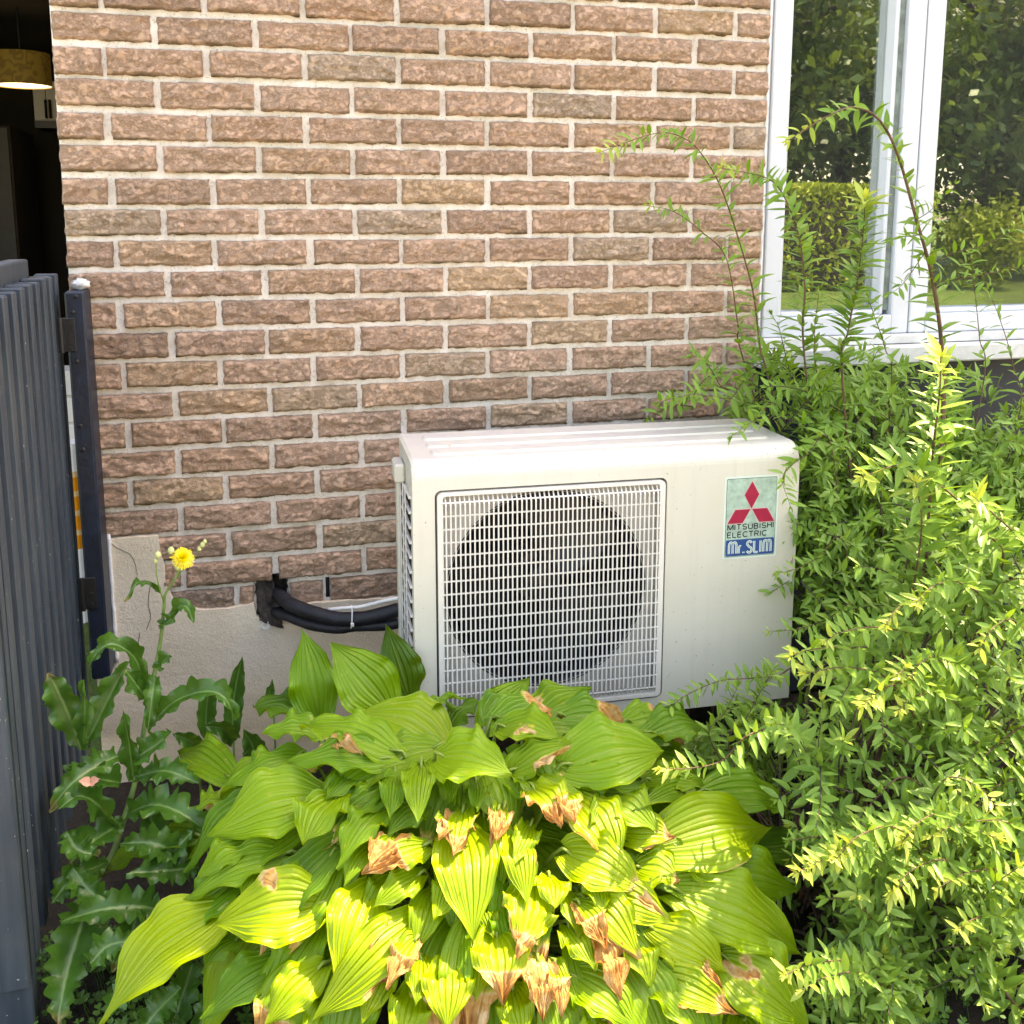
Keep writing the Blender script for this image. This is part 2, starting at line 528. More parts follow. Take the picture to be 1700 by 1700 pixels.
M['brick'], M['mortar'], M['parge'], M['casing'], M['slat'] = mat_brick(), mat_mortar(), mat_parge(), mat_casing(), mat_slat()
M['hosta'], M['shrub'], M['weed'], M['soil'], M['lawn'], M['glass'] = mat_hosta(), mat_shrub(), mat_weed(), mat_soil(), mat_lawn(), mat_glass()
M['tree'] = mat_leafmass('tree_leaf', (0.035, 0.07, 0.016), (0.12, 0.18, 0.042))
M['hedge'] = mat_leafmass('hedge_leaf', (0.16, 0.23, 0.02), (0.40, 0.44, 0.05))
M['clover'] = mat_leafmass('clover_leaf', (0.045, 0.13, 0.02), (0.08, 0.19, 0.03))
M['vinyl'] = plain('white_vinyl', (0.62, 0.655, 0.68), 0.35, 0.03, 6)
M['navy'] = plain('navy_panel', (0.018, 0.028, 0.042), 0.5, 0.2, 8)
M['ledge'] = plain('weathered_white_trim', (0.66, 0.67, 0.63), 0.6, 0.12, 14, 0.2)
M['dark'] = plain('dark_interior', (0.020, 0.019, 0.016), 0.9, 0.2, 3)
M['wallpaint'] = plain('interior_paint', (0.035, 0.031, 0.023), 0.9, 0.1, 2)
M['cabinet'] = plain('white_cabinet', (0.55, 0.53, 0.47), 0.5, 0.05, 4)
M['black'] = plain('black_metal', (0.012, 0.012, 0.013), 0.45, 0.2, 20)
M['rubber'] = plain('black_foam_insulation', (0.012, 0.013, 0.017), 0.55, 0.35, 35, 0.7, 45)
M['white'] = plain('white_plastic', (0.82, 0.80, 0.76), 0.4, 0.05, 20)
M['foam'] = plain('brown_sealing_foam', (0.055, 0.042, 0.034), 0.95, 0.6, 40, 1.0, 60)
M['grille'] = plain('cream_grille_plastic', (0.76, 0.735, 0.66), 0.4, 0.05, 10)
M['post'] = plain('navy_post_paint', (0.006, 0.014, 0.032), 0.45, 0.3, 25, 0.3)
M['baffle'] = plain('grey_baffle', (0.56, 0.53, 0.47), 0.6, 0.12, 10)
M['fan'] = plain('dark_fan_plastic', (0.018, 0.018, 0.021), 0.35, 0.2, 10)
M['motor'] = plain('motor_metal', (0.10, 0.085, 0.07), 0.5, 0.2, 20)
M['coil'] = plain('dark_coil', (0.012, 0.012, 0.012), 0.7, 0.2, 20)
M['stem'] = plain('red_brown_stem', (0.13, 0.065, 0.035), 0.6, 0.3, 40, 0.4)
M['twig'] = plain('brown_twig', (0.085, 0.06, 0.04), 0.8, 0.3, 40, 0.4)
M['wstem'] = plain('green_weed_stem', (0.15, 0.25, 0.06), 0.5, 0.2, 30)
M['petal'] = plain('yellow_petal', (0.80, 0.62, 0.005), 0.5, 0.1, 60)
M['bud'] = plain('pale_bud', (0.50, 0.55, 0.22), 0.6, 0.15, 60)
M['dry'] = plain('dry_petal', (0.62, 0.33, 0.22), 0.7, 0.2, 80, 0.5)
M['bark'] = plain('bark', (0.07, 0.055, 0.04), 0.95, 0.3, 14, 1.0, 30)
M['roof'] = plain('soffit_white', (0.62, 0.62, 0.60), 0.6, 0.05, 3)
M['siding'] = plain('pale_siding', (0.62, 0.58, 0.52), 0.7, 0.08, 3)
M['orange'] = plain('orange_plastic', (0.85, 0.28, 0.01), 0.45, 0.08, 15)
M['path'] = plain('pale_paving', (0.42, 0.36, 0.31), 0.9, 0.12, 2, 0.3)
M['mint'] = plain('mint_label_field', (0.40, 0.55, 0.44), 0.45, 0.16, 60)
M['rim'] = plain('pale_label_rim', (0.66, 0.78, 0.68), 0.45, 0.04, 20)
M['red'] = plain('label_red', (0.42, 0.012, 0.05), 0.45, 0.08, 60)
M['pink'] = plain('label_pink_line', (0.72, 0.45, 0.42), 0.45, 0.05, 60)
M['ink'] = plain('label_black', (0.012, 0.014, 0.014), 0.5, 0.1, 60)
M['blue'] = plain('label_blue', (0.012, 0.075, 0.24), 0.45, 0.08, 60)
M['lampglow'] = emit('lamp_diffuser', (1.0, 0.86, 0.62), 0.16)
M['lampshade'] = mat_shade()
M['ink2'] = plain('label_ink', (0.008, 0.010, 0.010), 0.5, 0.1, 60)
M['crackm'] = plain('crack_line', (0.06, 0.045, 0.03), 0.95)
M['caulk'] = plain('white_caulk', (0.74, 0.73, 0.70), 0.7, 0.06, 40, 0.6)

# ================================================================== SETTING
def sheet(name, x0, x1, y0, y1, z, mat, n=2, amp=0.0):
    g = MB()
    xs, ys = np.linspace(x0, x1, n), np.linspace(y0, y1, n)
    v = [(x, y, z + (amp * fbm(x * 7, y * 7, 3) if amp else 0)) for y in ys for x in xs]
    f = [(j * n + i, j * n + i + 1, (j + 1) * n + i + 1, (j + 1) * n + i) for j in range(n - 1) for i in range(n - 1)]
    g.add(v, f)
    return tag(g.build(name, mat, smooth=amp > 0), kind='structure')
sheet('ground', -150, 150, -150, 150, -0.03, M['lawn'])
sheet('garden_bed', -0.6, 5.0, -1.75, -0.0, 0.0, M['soil'], 90, 0.012)
sheet('bounce_paving', -9, 9, -5.2, -1.76, -0.02, M['path'])  # unseen paving added to bounce sunlight onto the shaded wall
sheet('path', 2.0, 40, -9.6, -7.9, -0.022, M['path'])

# ================================================================== HOUSE
CH, BL, Z0 = 0.0667, 0.2048, 1.72
XL = -BL + 0.004
XW = at(1269, 330, Y=0)[0]           # brick ends at the window
house = thing('brick_house', (0, 0, 0), 'brown brick house wall with rough faced bricks, pale mortar and a beige rendered base', 'house')
wl = MB()
# mortar sheet, 1 cm cells, gaps left for the pipe hole and the open weep joint
hp = [at(x, y, Y=0) for x, y in ((424, 958), (478, 958), (480, 1020), (424, 1020))]
hx0, hx1, hz0, hz1 = hp[0][0], hp[1][0], hp[2][2], hp[0][2]
wz = at(543, 960, Y=0); wb = at(543, 992, Y=0)
nx, nzz = int((XW - XL) / 0.01) + 1, 264
def mpt(i, k):
    x, z = XL + (XW - XL) * i / nx, 0.01 * k
    return (x, 0.0068 + 0.0016 * fbm(x * 30, 1.7, z * 30) + (0.003 if i in (0, nx) else 0), z)
vv = [mpt(i, k) for k in range(nzz + 1) for i in range(nx + 1)]
ff = []
for k in range(nzz):
    for i in range(nx):
        x, z = XL + (XW - XL) * (i + .5) / nx, 0.01 * (k + .5)
        if hx0 < x < hx1 and hz0 < z < hz1: continue
        if abs(x - wz[0]) < 0.0055 and wb[2] < z < wz[2]: continue
        a = k * (nx + 1) + i
        ff.append((a, a + 1, a + nx + 2, a + nx + 1))
wl.add(vv, ff)
wall = wl.build('brick_wall', M['mortar'], house, smooth=True)
core = MB().box((XL + 0.012, 0.11, 0), (XW, 0.26, 2.64))
core.box((XL + 0.012, 0.012, 0), (XL + 0.03, 0.109, 2.64))
core.build('wall_core', M['dark'], house)

def brick_mesh(seed, L, H=0.0535, D=0.085):
    """rock-faced brick: front torn and uneven, arrises chipped, slightly sloping in"""
    r = random.Random(seed)
    s = seed * 3.17
    n, m = max(5, int(L / 0.0042)), 13
    v, f = [], []
    tilt = r.uniform(-0.0016, 0.0016)
    tear = r.random() < 0.45
    tz, ta = r.uniform(0.15, 0.6), r.uniform(-0.25, 0.25)
    for k in range(m + 1):
        for i in range(n + 1):
            u, w = i / n, k / m
            x, z = (u - .5) * L, (w - .5) * H
            e = min(u * L, (1 - u) * L, w * H, (1 - w) * H)
            y = -0.0070 - 0.0075 * fbm(x * 24 + s, z * 38, s, 3) - 0.0026 * nz(x * 105, z * 130, s)
            rg = abs(nz(x * 38 + s, z * 62 + 4 * nz(x * 20, z * 20, s), s + 9))
            y += 0.0042 * max(0, 1 - rg / .11) + 0.0016 * nz(x * 230, z * 260, s)
            y += tilt * (w - .5) * 2
            if tear and w < tz + ta * (u - .5) + 0.12 * nz(x * 30, s, 1): y += 0.0045
            y = min(y, -0.002)
            if e < 1e-6:
                y = min(max(y, -0.0005) + 0.003, 0.0022)
                if k == 0: z += 0.0034 * nz(x * 38, s, 5) + 0.0022 * nz(x * 140, s, 6) - 0.0008
                if k == m: z += 0.0024 * nz(x * 45, s, 8) + 0.001 * nz(x * 150, s, 3)
                if i in (0, n): x += 0.003 * nz(z * 80, s, 9)
            v.append((x, y, z))
    W = n + 1
    for k in range(m):
        for i in range(n): f.append((k * W + i, k * W + i + 1, (k + 1) * W + i + 1, (k + 1) * W + i))
    ring = [i for i in range(n + 1)] + [k * W + n for k in range(1, m + 1)] + [m * W + i for i in range(n - 1, -1, -1)] + [k * W for k in range(m - 1, 0, -1)]
    o = len(v)
    v += [(v[q][0] * 0.995, D, v[q][2] * 0.98) for q in ring]
    nr = len(ring)
    f += [(ring[(j + 1) % nr], ring[j], o + j, o + (j + 1) % nr) for j in range(nr)]
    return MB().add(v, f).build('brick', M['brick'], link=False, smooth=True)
full = [brick_mesh(i, 0.1915) for i in range(36)]
half = [brick_mesh(100 + i, 0.0895) for i in range(8)]
def put_brick(x0, x1, row, me=None):
    L = x1 - x0
    if L < 0.018: return
    if me is None:
        if abs(L - 0.1915) < 0.004: me = random.choice(full)
        elif abs(L - 0.0895) < 0.003: me = random.choice(half)
        else: me = brick_mesh(random.randrange(1000, 9000), L)
    z = Z0 - CH * (row - 0.5)
    o = bpy.data.objects.new('brick', me)
    col.objects.link(o)
    o.parent = wall
    o.location = ((x0 + x1) / 2 + random.uniform(-.002, .002), random.uniform(-.003, .002), z + .0022 * nz(row * 3.1, x0 * 2.2) + random.uniform(-.0013, .0013))
    o.rotation_euler = (random.uniform(-.02, .02), random.uniform(-.009, .009), random.uniform(-.012, .012))
J2 = 0.0066
for row in range(-5, 21):
    if row == 20:
        iv = [(at(a, 985, Y=0)[0], at(b, 985, Y=0)[0]) for a, b in ((285, 388), (397, 421), (482, 537), (549, 664))]
        for a, b in iv: put_brick(a, b, row)
        k = iv[-1][1]
        while k < XW - .03:
            put_brick(k + 2 * J2, min(k + BL - 0, XW - 0.002), row)
            k += BL
        continue
    u = -1.0 if row % 2 else -1.5
    while u * BL < XW:
        a, b = u * BL + J2, (u + 1) * BL - J2
        jit = random.uniform(-.002, .002)
        if a < XL: a = XL
        b2 = min(b + jit, XW - 0.003)
        if row in (18, 19) and b2 < at(262 if row == 18 else 276, 940, Y=0)[0] + .05:
            a = max(a, at(268, 930, Y=0)[0])
        put_brick(a, b2, row)
        u += 1
# rendered base (parging) with a ragged upper edge
top = [(168, 897), (200, 894), (230, 892), (262, 889), (266, 915), (273, 940), (275, 972), (286, 992), (300, 1008), (340, 1013), (380, 1010), (421, 1002), (426, 1024),
       (446, 1034), (478, 1036), (490, 1004), (545, 999), (600, 996), (662, 992), (760, 985), (900, 975)]
tp = [at(x, y, Y=-0.012) for x, y in top]
tp = [(tp[0][0], tp[0][2])] + [(p[0], p[2]) for p in tp[1:]]
tp[0] = (XL + 0.002, tp[0][1])
rag = []
for (a, b) in zip(tp[:-1], tp[1:]):
    n = max(1, int(math.dist(a, b) / 0.012))
    for i in range(n):
        t = i / n
        x, z = a[0] * (1 - t) + b[0] * t, a[1] * (1 - t) + b[1] * t
        rag.append((x, z + 0.0035 * nz(x * 60, z * 60, 2)))
zl = Z0 - CH * 20 + 0.004
rag += [(rag[-1][0] + 0.03, zl), (XW, zl)]
poly = rag + [(XW, -0.05), (XL + 0.002, -0.05)]
pg = MB().prism(poly, [], -0.0125, 0.004)
par = pg.build('foundation', M['parge'], house)
# drill hole and hair cracks in the render
hc = at(441, 1038, Y=-0.0125)
g = MB()
ring_o = [(hc[0] + .0105 * math.cos(a), hc[2] + .0105 * math.sin(a)) for a in np.linspace(0, 2 * math.pi, 20, False)]
ring_i = [(hc[0] + .006 * math.cos(a), hc[2] + .006 * math.sin(a)) for a in np.linspace(0, 2 * math.pi, 20, False)]
g.prism(ring_o, [ring_i], -0.0155, -0.0127)
g.build('plug_ring', M['caulk'], par, smooth=False)
g = MB()
for path in (((182, 900), (195, 910), (215, 920), (224, 935), (228, 955)), ((250, 970), (246, 1000), (250, 1025), (243, 1045)), ((232, 1050), (228, 1085), (226, 1110))):
    P = spline([at(x, y, Y=-0.0128) for x, y in path], 16)
    P[:, 0] += [0.0012 * nz(i * .9, 3) for i in range(16)]
    g.tube(P, 0.0007, 4)
g.build('crack', M['crackm'], par)
# pipe hole lined with torn sealing foam
g = MB()
n = 14
for side in range(5):
    vv, ff = [], []
    for k in range(n + 1):
        for i in range(n + 1):
            s, t = i / n, k / n
            d = 0.02 + 0.085 * t
            j = 0.007 * fbm(s * 6 + side * 5, t * 6, 4)
            cx, cz = (hx0 + hx1) / 2, (hz0 + hz1) / 2
            if side == 0: p = (hx0 + j, d - .02, hz0 + (hz1 - hz0) * s)
            elif side == 1: p = (hx1 - abs(j), d - .02, hz0 + (hz1 - hz0) * s)
            elif side == 2: p = (hx0 + (hx1 - hx0) * s, d - .02, hz0 + j)
            elif side == 3: p = (hx0 + (hx1 - hx0) * s, d - .02, hz1 + j)
            else: p = (hx0 + (hx1 - hx0) * s, 0.03 + 0.025 * fbm(s * 5, t * 5, 9) + 0.04 * t, hz0 + (hz1 - hz0) * t)
            vv.append(p)
    for k in range(n):
        for i in range(n):
            a = k * (n + 1) + i
            ff.append((a, a + 1, a + n + 2, a + n + 1))
    g.add(vv, ff)
# foam smeared over the ragged lower lip
lip = []
vv, ff = [], []
for k in range(9):
    for i in range(15):
        s, t = i / 14, k / 8
        px = 421 + 40 * s + 10 * t
        py = 960 + 66 * t + 14 * s * t
        q = at(px - 8 * (1 - t) * s, py, Y=0)
        vv.append((q[0], 0.012 - 0.026 * t - 0.006 * math.sin(s * 3) + 0.007 * fbm(s * 7, t * 7, 2), q[2]))
for k in range(8):
    for i in range(14):
        a = k * 15 + i
        ff.append((a, a + 15, a + 16, a + 1))
g.add(vv, ff)
g.build('sealing_foam', M['foam'], house, smooth=True)
MB().box((wz[0] - .006, 0.02, wb[2] - .002), (wz[0] + .006, 0.022, wz[2] + .002)).build('weep_hole', M['coil'], house)

# unseen roof set high for sky light; eave throws the hosta's shade line
EZ = 4.6
EY = -0.885 + (EZ - 0.35) * (SUN.y / SUN.z)
rf = MB().box((XL - 0.25, EY, EZ), (6.0, 7.0, EZ + 0.02))
rf.box((XL - 0.25, EY, EZ + 0.021), (6.0, EY + 0.03, EZ + 0.16))
rf.box((-4.0, 1.9, 2.553), (XL - 0.02, 7.0, 2.573))
rf.build('roof', M['roof'], house)
MB().box((XL, 0.003, 2.645), (6.0, 0.26, EZ - .002)).box((XL, 0.261, 2.645), (XL + .2, 6.9, EZ - .002)).build('unseen_upper_wall', M['siding'], house)  # out of view, added under the eave raised for sky light

# -------- front window
FY = 0.02
def wx(px, py=250, Y=FY): return at(px, py, Y=Y)[0]
def wzz(px, py, Y=FY): return at(px, py, Y=Y)[2]
x_in = wx(1311)                                 # glass 1 starts
x_a, x_b, x_c, x_d = wx(1478), wx(1494), wx(1524), wx(1560)
zs = wzz(1400, 517)                             # glass bottom
zr = wzz(1400, 556)                             # bottom rail lower edge
zk = wzz(1400, 572)
zb = wzz(1450, 606, -0.05)
WT, WR = 2.42, x_d + 0.95
win = MB()
win.bbox((XW + .001, FY, zr), (XW + .016, 0.12, WT), .002)
win.bbox((XW + .0165, FY - .006, zr), (x_in - .012, 0.12, WT), .003)
win.bbox((x_b + .002, FY - .004, zr), (x_c, 0.12, WT), .003)
win.bbox((x_c + .004, FY - .004, zr), (x_d - .012, 0.12, WT), .003)
win.box((x_c, FY + .01, zr), (x_c + .004, 0.11, WT))
win.bbox((x_in - .012, FY - .006, zr), (x_b + .002, 0.12, zs - .012), .003)
win.bbox((x_d - .012, FY - .006, zr), (WR, 0.12, zs - .012), .003)
win.box((XW, FY - .002, WT + .001), (WR + .06, 0.12, WT + .08))
win.bbox((WR, FY - .004, zr), (WR + .06, 0.12, WT), .003)
wobj = win.build('window', M['vinyl'], house)
def sash(x0, x1, nm):
    s = MB()
    y0, y1, b = FY + .008, FY + .06, .012
    s.bbox((x0 - b, y0, zs - b), (x0, y1, WT), .003)
    s.bbox((x1, y0, zs - b), (x1 + b, y1, WT), .003)
    s.bbox((x0, y0 + .0005, zs - b), (x1, y1, zs), .003)
    return s.build(nm, M['vinyl'], wobj)
sash(x_in, x_a, 'sash')
sash(x_d, WR - .012, 'sash')
# grey weather strip seen between glass and sash on the first light
g = MB()
g.box((x_a + .0125, FY + .012, zs), (x_b, FY + .05, WT))
g.build('weather_strip', plain('grey_green_strip', (0.20, 0.25, 0.22), 0.4, 0.25, 30), wobj)
for a, b in ((x_in, x_a), (x_d, WR - .012)):
    MB().box((a - .003, FY + .045, zs - .003), (b + .003, FY + .049, WT)).build('pane', M['glass'], wobj)
# caulk bead between brick and jamb, uneven
g = MB()
P = [(XW - .001 + .0025 * nz(z * 60, 4), 0.004 + .002 * nz(z * 45, 1), z) for z in np.arange(zk, WT, .008)]
g.tube(P, [0.0035 + .002 * abs(nz(p[2] * 80, 7)) for p in P], 6)
g.build('caulk_bead', M['caulk'], wobj, smooth=True)
g = MB()
g.bbox((XW - .01, -0.012, zk + .002), (WR + .08, 0.10, zr - .001), .002)
g.bbox((XW - .012, -0.05, zb), (WR + .08, 0.08, zk), .004)
g.build('sill', M['ledge'], wobj)
MB().box((XW + .002, 0.012, 0.0), (WR + 2.0, 0.10, zb - .001)).build('lower_panel', M['navy'], house)
zl0, zl1 = at(1380, 872, Y=-.02)[2], at(1380, 848, Y=-.02)[2]
g = MB()
g.bbox((XW + .01, -0.045, zl1 - .006), (WR + 2.0, 0.011, zl1 + .012), .003)
g.bbox((XW + .01, -0.028, zl0 - .02), (WR + 2.0, 0.011, zl1 - .0065), .003)
g.build('ledge', M['ledge'], house)
MB().box((WR + .061, 0.011, zb), (WR + 2.0, 0.26, 2.55)).build('side_wall', M['siding'], house)
# dark room behind the front window
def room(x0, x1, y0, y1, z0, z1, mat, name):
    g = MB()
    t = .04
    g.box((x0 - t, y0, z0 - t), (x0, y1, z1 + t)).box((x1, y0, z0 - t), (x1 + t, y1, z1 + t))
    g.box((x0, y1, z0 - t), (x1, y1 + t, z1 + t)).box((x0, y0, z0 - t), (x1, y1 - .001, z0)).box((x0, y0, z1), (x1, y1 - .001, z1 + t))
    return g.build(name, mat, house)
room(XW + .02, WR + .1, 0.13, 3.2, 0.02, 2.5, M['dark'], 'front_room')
# rear wing with its big window, seen past the wall corner on the left
RY = 2.0
zo = at(118, 615, Y=RY)[2]
g = MB()
g.box((-4, RY, -.02), (0.3, RY + .15, zo)).box((-4, RY, 2.45), (0.3, RY + .15, 2.549)).box((-4, RY, zo), (-2.3, RY + .15, 2.45)).box((-0.28, RY, zo), (0.3, RY + .15, 2.45))
for k in range(6):
    g.bbox((-4, RY - .012, .02 + k * .11), (0.3, RY - .0005, .12 + k * .11), .004)
g.build('rear_wall', M['siding'], house)
g = MB()
g.box((XL + .031, 0.262, 0), (XL + .07, RY - .02, 2.54))
g.build('return_wall', M['wallpaint'], house)
room(-2.4, 0.4, RY + .151, 6.2, 0.0, 2.44, M['wallpaint'], 'rear_room')

# ================================================================== THINGS INSIDE THE REAR ROOM
lc = at(38, 143, Y=4.0)
lr = 38 / F * (4.0 - CAM[1]) / _f[1] * 1.0
ll = bpy.data.lights.new('lamp_bulb', 'POINT')
ll.energy, ll.color, ll.shadow_soft_size = 0.7, (1.0, .82, .55), .06
lamp = thing('pendant_lamp', V((lc[0], lc[1], lc[2])), 'lit pendant lamp with gold patterned drum shade in the dark room', 'lamp')
g = MB()
n = 40
lh = 46 / F * 6.4
vv = [(lc[0] + lr * math.cos(2 * math.pi * i / n), lc[1] + lr * math.sin(2 * math.pi * i / n), lc[2] + z) for z in (0, lh) for i in range(n)]
g.add(vv, [(i, (i + 1) % n, n + (i + 1) % n, n + i) for i in range(n)])
g.build('lamp_shade', M['lampshade'], lamp, smooth=True)
g = MB()
vv = [(lc[0] + lr * .985 * math.cos(2 * math.pi * i / n), lc[1] + lr * .985 * math.sin(2 * math.pi * i / n), lc[2] + .004) for i in range(n)]
g.add(vv, [tuple(range(n))])
g.build('diffuser', M['lampglow'], lamp)
lb = bpy.data.objects.new('lamp_bulb', ll)
col.objects.link(lb)
lb.parent = lamp
lb.location = (0, 0, -.07)
MB().tube([(lc[0], lc[1], lc[2] + lh), (lc[0], lc[1], 2.43)], .006, 8).build('cord', M['black'], lamp)
# white wall cupboard with black bar handles, dark tall unit beside it
c0, c1 = at(54, 160, Y=5.4), at(104, 205, Y=5.4)
cz0, cz1 = at(70, 200, Y=5.4)[2], 2.2
cab = thing('wall_cupboard', V((c0[0], 5.4, cz0)), 'white wall cupboard with two black bar handles beyond the lamp', 'cupboard')
MB().box((c0[0], 5.42, cz0), (c0[0] + .8, 5.78, cz1)).build('carcass', M['cabinet'], cab)
xm = at(78, 190, Y=5.4)[0]
MB().bbox((c0[0] + .003, 5.40, cz0 + .004), (xm - .002, 5.4195, cz1 - .004), .003).build('door', M['cabinet'], cab)
MB().bbox((xm + .002, 5.40, cz0 + .004), (c0[0] + .797, 5.4195, cz1 - .004), .003).build('door', M['cabinet'], cab)
for hxp in (75, 82):
    a, b = at(hxp, 168, Y=5.37), at(hxp, 194, Y=5.37)
    g = MB().tube([(a[0], 5.40, a[2]), (a[0], 5.37, a[2])], .008, 6).tube([(a[0], 5.40, b[2]), (a[0], 5.37, b[2])], .008, 6).tube([(a[0], 5.37, a[2] + .01), (a[0], 5.37, b[2] - .01)], .009, 6)
    g.build('handle', M['black'], cab)
MB().box((c0[0], 5.402, cz0 - .05), (c0[0] + .8, 5.78, cz0 - .001)).build('light_rail', M['black'], cab)
b0 = at(0, 300, Y=5.0)
tall = thing('tall_unit', (b0[0] - .3, 5.0, 0), 'dark tall kitchen unit below the gold lamp', 'cupboard')
MB().bbox((b0[0] - .3, 5.02, 0.0), (c0[0] - .08, 5.75, 1.86), .004).build('carcass', M['wallpaint'], tall)
MB().bbox((b0[0] - .29, 5.0, 0.06), (c0[0] - .09, 5.0195, 1.85), .004).build('door', plain('dark_door', (.05, .046, .036), .6), tall)
# orange and white post glimpsed between gate and gate post
op = at(131, 850, Y=1.1)
post = thing('striped_post', (op[0] - .02, 1.1, -0.03), 'orange and white banded post seen in the gap beside the gate', 'post')
za, zb_ = at(131, 778, Y=1.1)[2], at(134, 905, Y=1.1)[2]
def cyl(z0, z1, r, m, nm): MB().tube([(op[0] - .02, 1.1, z0), (op[0] - .02, 1.1, z1)], r, 20).build(nm, m, post, smooth=False)
cyl(-.03, zb_ - .0, .045, M['white'], 'lower_tube')
for k in range(4):
    d = (za - zb_) / 4
    cyl(zb_ + k * d, zb_ + k * d + d * .72, .0455, M['orange'], 'orange_band')
    cyl(zb_ + k * d + d * .72, zb_ + (k + 1) * d, .0455, plain('pale_orange_band', (.80, .52, .25)), 'reflective_band')
cyl(za, za + .09, .044, M['white'], 'cap')

# ================================================================== GATE
PY = -0.10
pl, pr_ = at(106, 490, Y=PY)[0], at(139, 490, Y=PY)[0]
pt = at(122, 484, Y=PY)[2]
pb = at(170, 1128, Y=PY)[2]
gp = thing('gate_post', ((pl + pr_) / 2, PY, pb), 'dark blue gate post fixed to the brick wall', 'post')
MB().bbox((pl, PY, pb), (pr_, -0.0135, pt), .004).build('post', M['post'], gp)
g = MB()
P = [(pr_ + .003 + .002 * nz(z * 30, 2), -0.015, z) for z in np.arange(pb, at(178, 880, Y=0)[2], .012)]
g.tube(P, [0.004 + .003 * abs(nz(p[2] * 25, 5)) for p in P], 6).build('caulk_line', M['caulk'], gp, smooth=True)
for (px, py) in ((121, 518), (128, 600), (134, 707), (138, 746), (126, 492)):
    c = at(px, py, Y=PY)
    MB().tube([(c[0], PY, c[2]), (c[0], PY - .004, c[2]), (c[0], PY - .005, c[2])], [.0048, .0045, .003], 10).build('bolt', M['black'], gp, smooth=True)
# sealant lump on the post
g = MB()
sc_ = at(134, 472, Y=-.04)
vv, ff = [], []
for k in range(11):
    for i in range(18):
        th, ph = math.pi * k / 10, 2 * math.pi * i / 18
        d = np.array([math.sin(th) * math.cos(ph), math.sin(th) * math.sin(ph), math.cos(th)])
        r_ = 1 + .45 * nz(*(d * 2.4)) + .3 * nz(*(d * 6))
        vv.append(sc_ + d * np.array([.017, .026, .011]) * r_)
for k in range(10):
    for i in range(18):
        a, b = k * 18 + i, k * 18 + (i + 1) % 18
        ff.append((a, a + 18, b + 18, b))
g.add(vv, ff)
sl = g.build('sealant_lump', M['caulk'], None, smooth=True, loc=(sc_[0], sc_[1], pt))
tag(sl, 'crumpled white sealant lump on top of the dark blue gate post', 'sealant')

GT = 1.18
far = at(96, 455, Z=GT)
near_dir = None
# the leaf stands open towards the camera; its line in plan from two batten tops
p8 = at(12, 487, Z=GT)
gd = unit(np.array([p8[0] - far[0], p8[1] - far[1], 0]))
gn = np.array([gd[1], -gd[0], 0])
if gn[0] > 0: gn = -gn                       # away from the camera side (left)
glen = np.linalg.norm(p8 - far)
pitch = glen / 7.0
GB = 0.13
gate = thing('slat_gate', V((far[0], far[1], GB)), 'open dark slate gate of close upright slats hinged on the wall post', 'gate')
bt, bw = pitch * 0.42, 0.042
def slat_box(o, dz0=0., dz1=0., t=bt, w=bw):
    g = MB()
    g.bbox((-t, -w, GB + dz0), (0, 0, GT + dz1), .0025)
    v = np.vstack(g.v)
    # local x -> -gd (towards the wall), local y -> ... right face at y=0, left at -w
    W_ = np.array([o + (-p[0]) * gd + (-p[1]) * gn + np.array([0, 0, p[2]]) for p in v])
    W_[:, 2] = v[:, 2]
    g.v = [W_]
    return g
ns = 11
for i in range(ns):
    o = far + gd * (pitch * i)
    slat_box(o, random.uniform(-.004, .004), random.uniform(-.0025, .0025)).build('slat', M['slat'], gate)
# end stile, nearest the camera
def leafx(s): return far + gd * s
best = min(np.arange(.7, 1.3, .002), key=lambda s: abs(at(57, 1690, Y=leafx(s)[1])[0] - leafx(s)[0]))
STL = best
slat_box(leafx(best - .042), -.125, .0, .042, .13).build('end_stile', M['slat'], gate)
def rail(z0, z1, s0, s1, d0=.0425, d1=.08, nm='rail'):
    g = MB().bbox((s0, d0, z0), (s1, d1, z1), .003)
    v = np.vstack(g.v)
    W_ = np.array([far + gd * p[0] + gn * p[1] for p in v])
    W_[:, 2] = v[:, 2]
    g.v = [W_]
    return g.build(nm, M['slat'], gate)
rail(GT - .09, GT + .035, pitch * 1.0, STL - .044)
rail(GB + .12, GB + .21, pitch * 0.2, STL - .044)
for (px, py) in ((112, 556), (147, 985)):
    c = at(px, py, Y=PY - .003)
    hg = MB().bbox((c[0] - .012, PY - .006, c[2] - .035), (c[0] + .016, PY - .0005, c[2] + .035), .001)
    hg.tube([(c[0] - .012, PY - .008, c[2] - .036), (c[0] - .012, PY - .008, c[2] + .036)], .006, 10)
    h_ = hg.build('hinge', M['black'], gp)
    for dz in (-.024, 0, .024):
        MB().tube([(c[0] + .006, PY - .006, c[2] + dz), (c[0] + .006, PY - .0105, c[2] + dz)], .0042, 8).build('bolt', M['black'], h_)

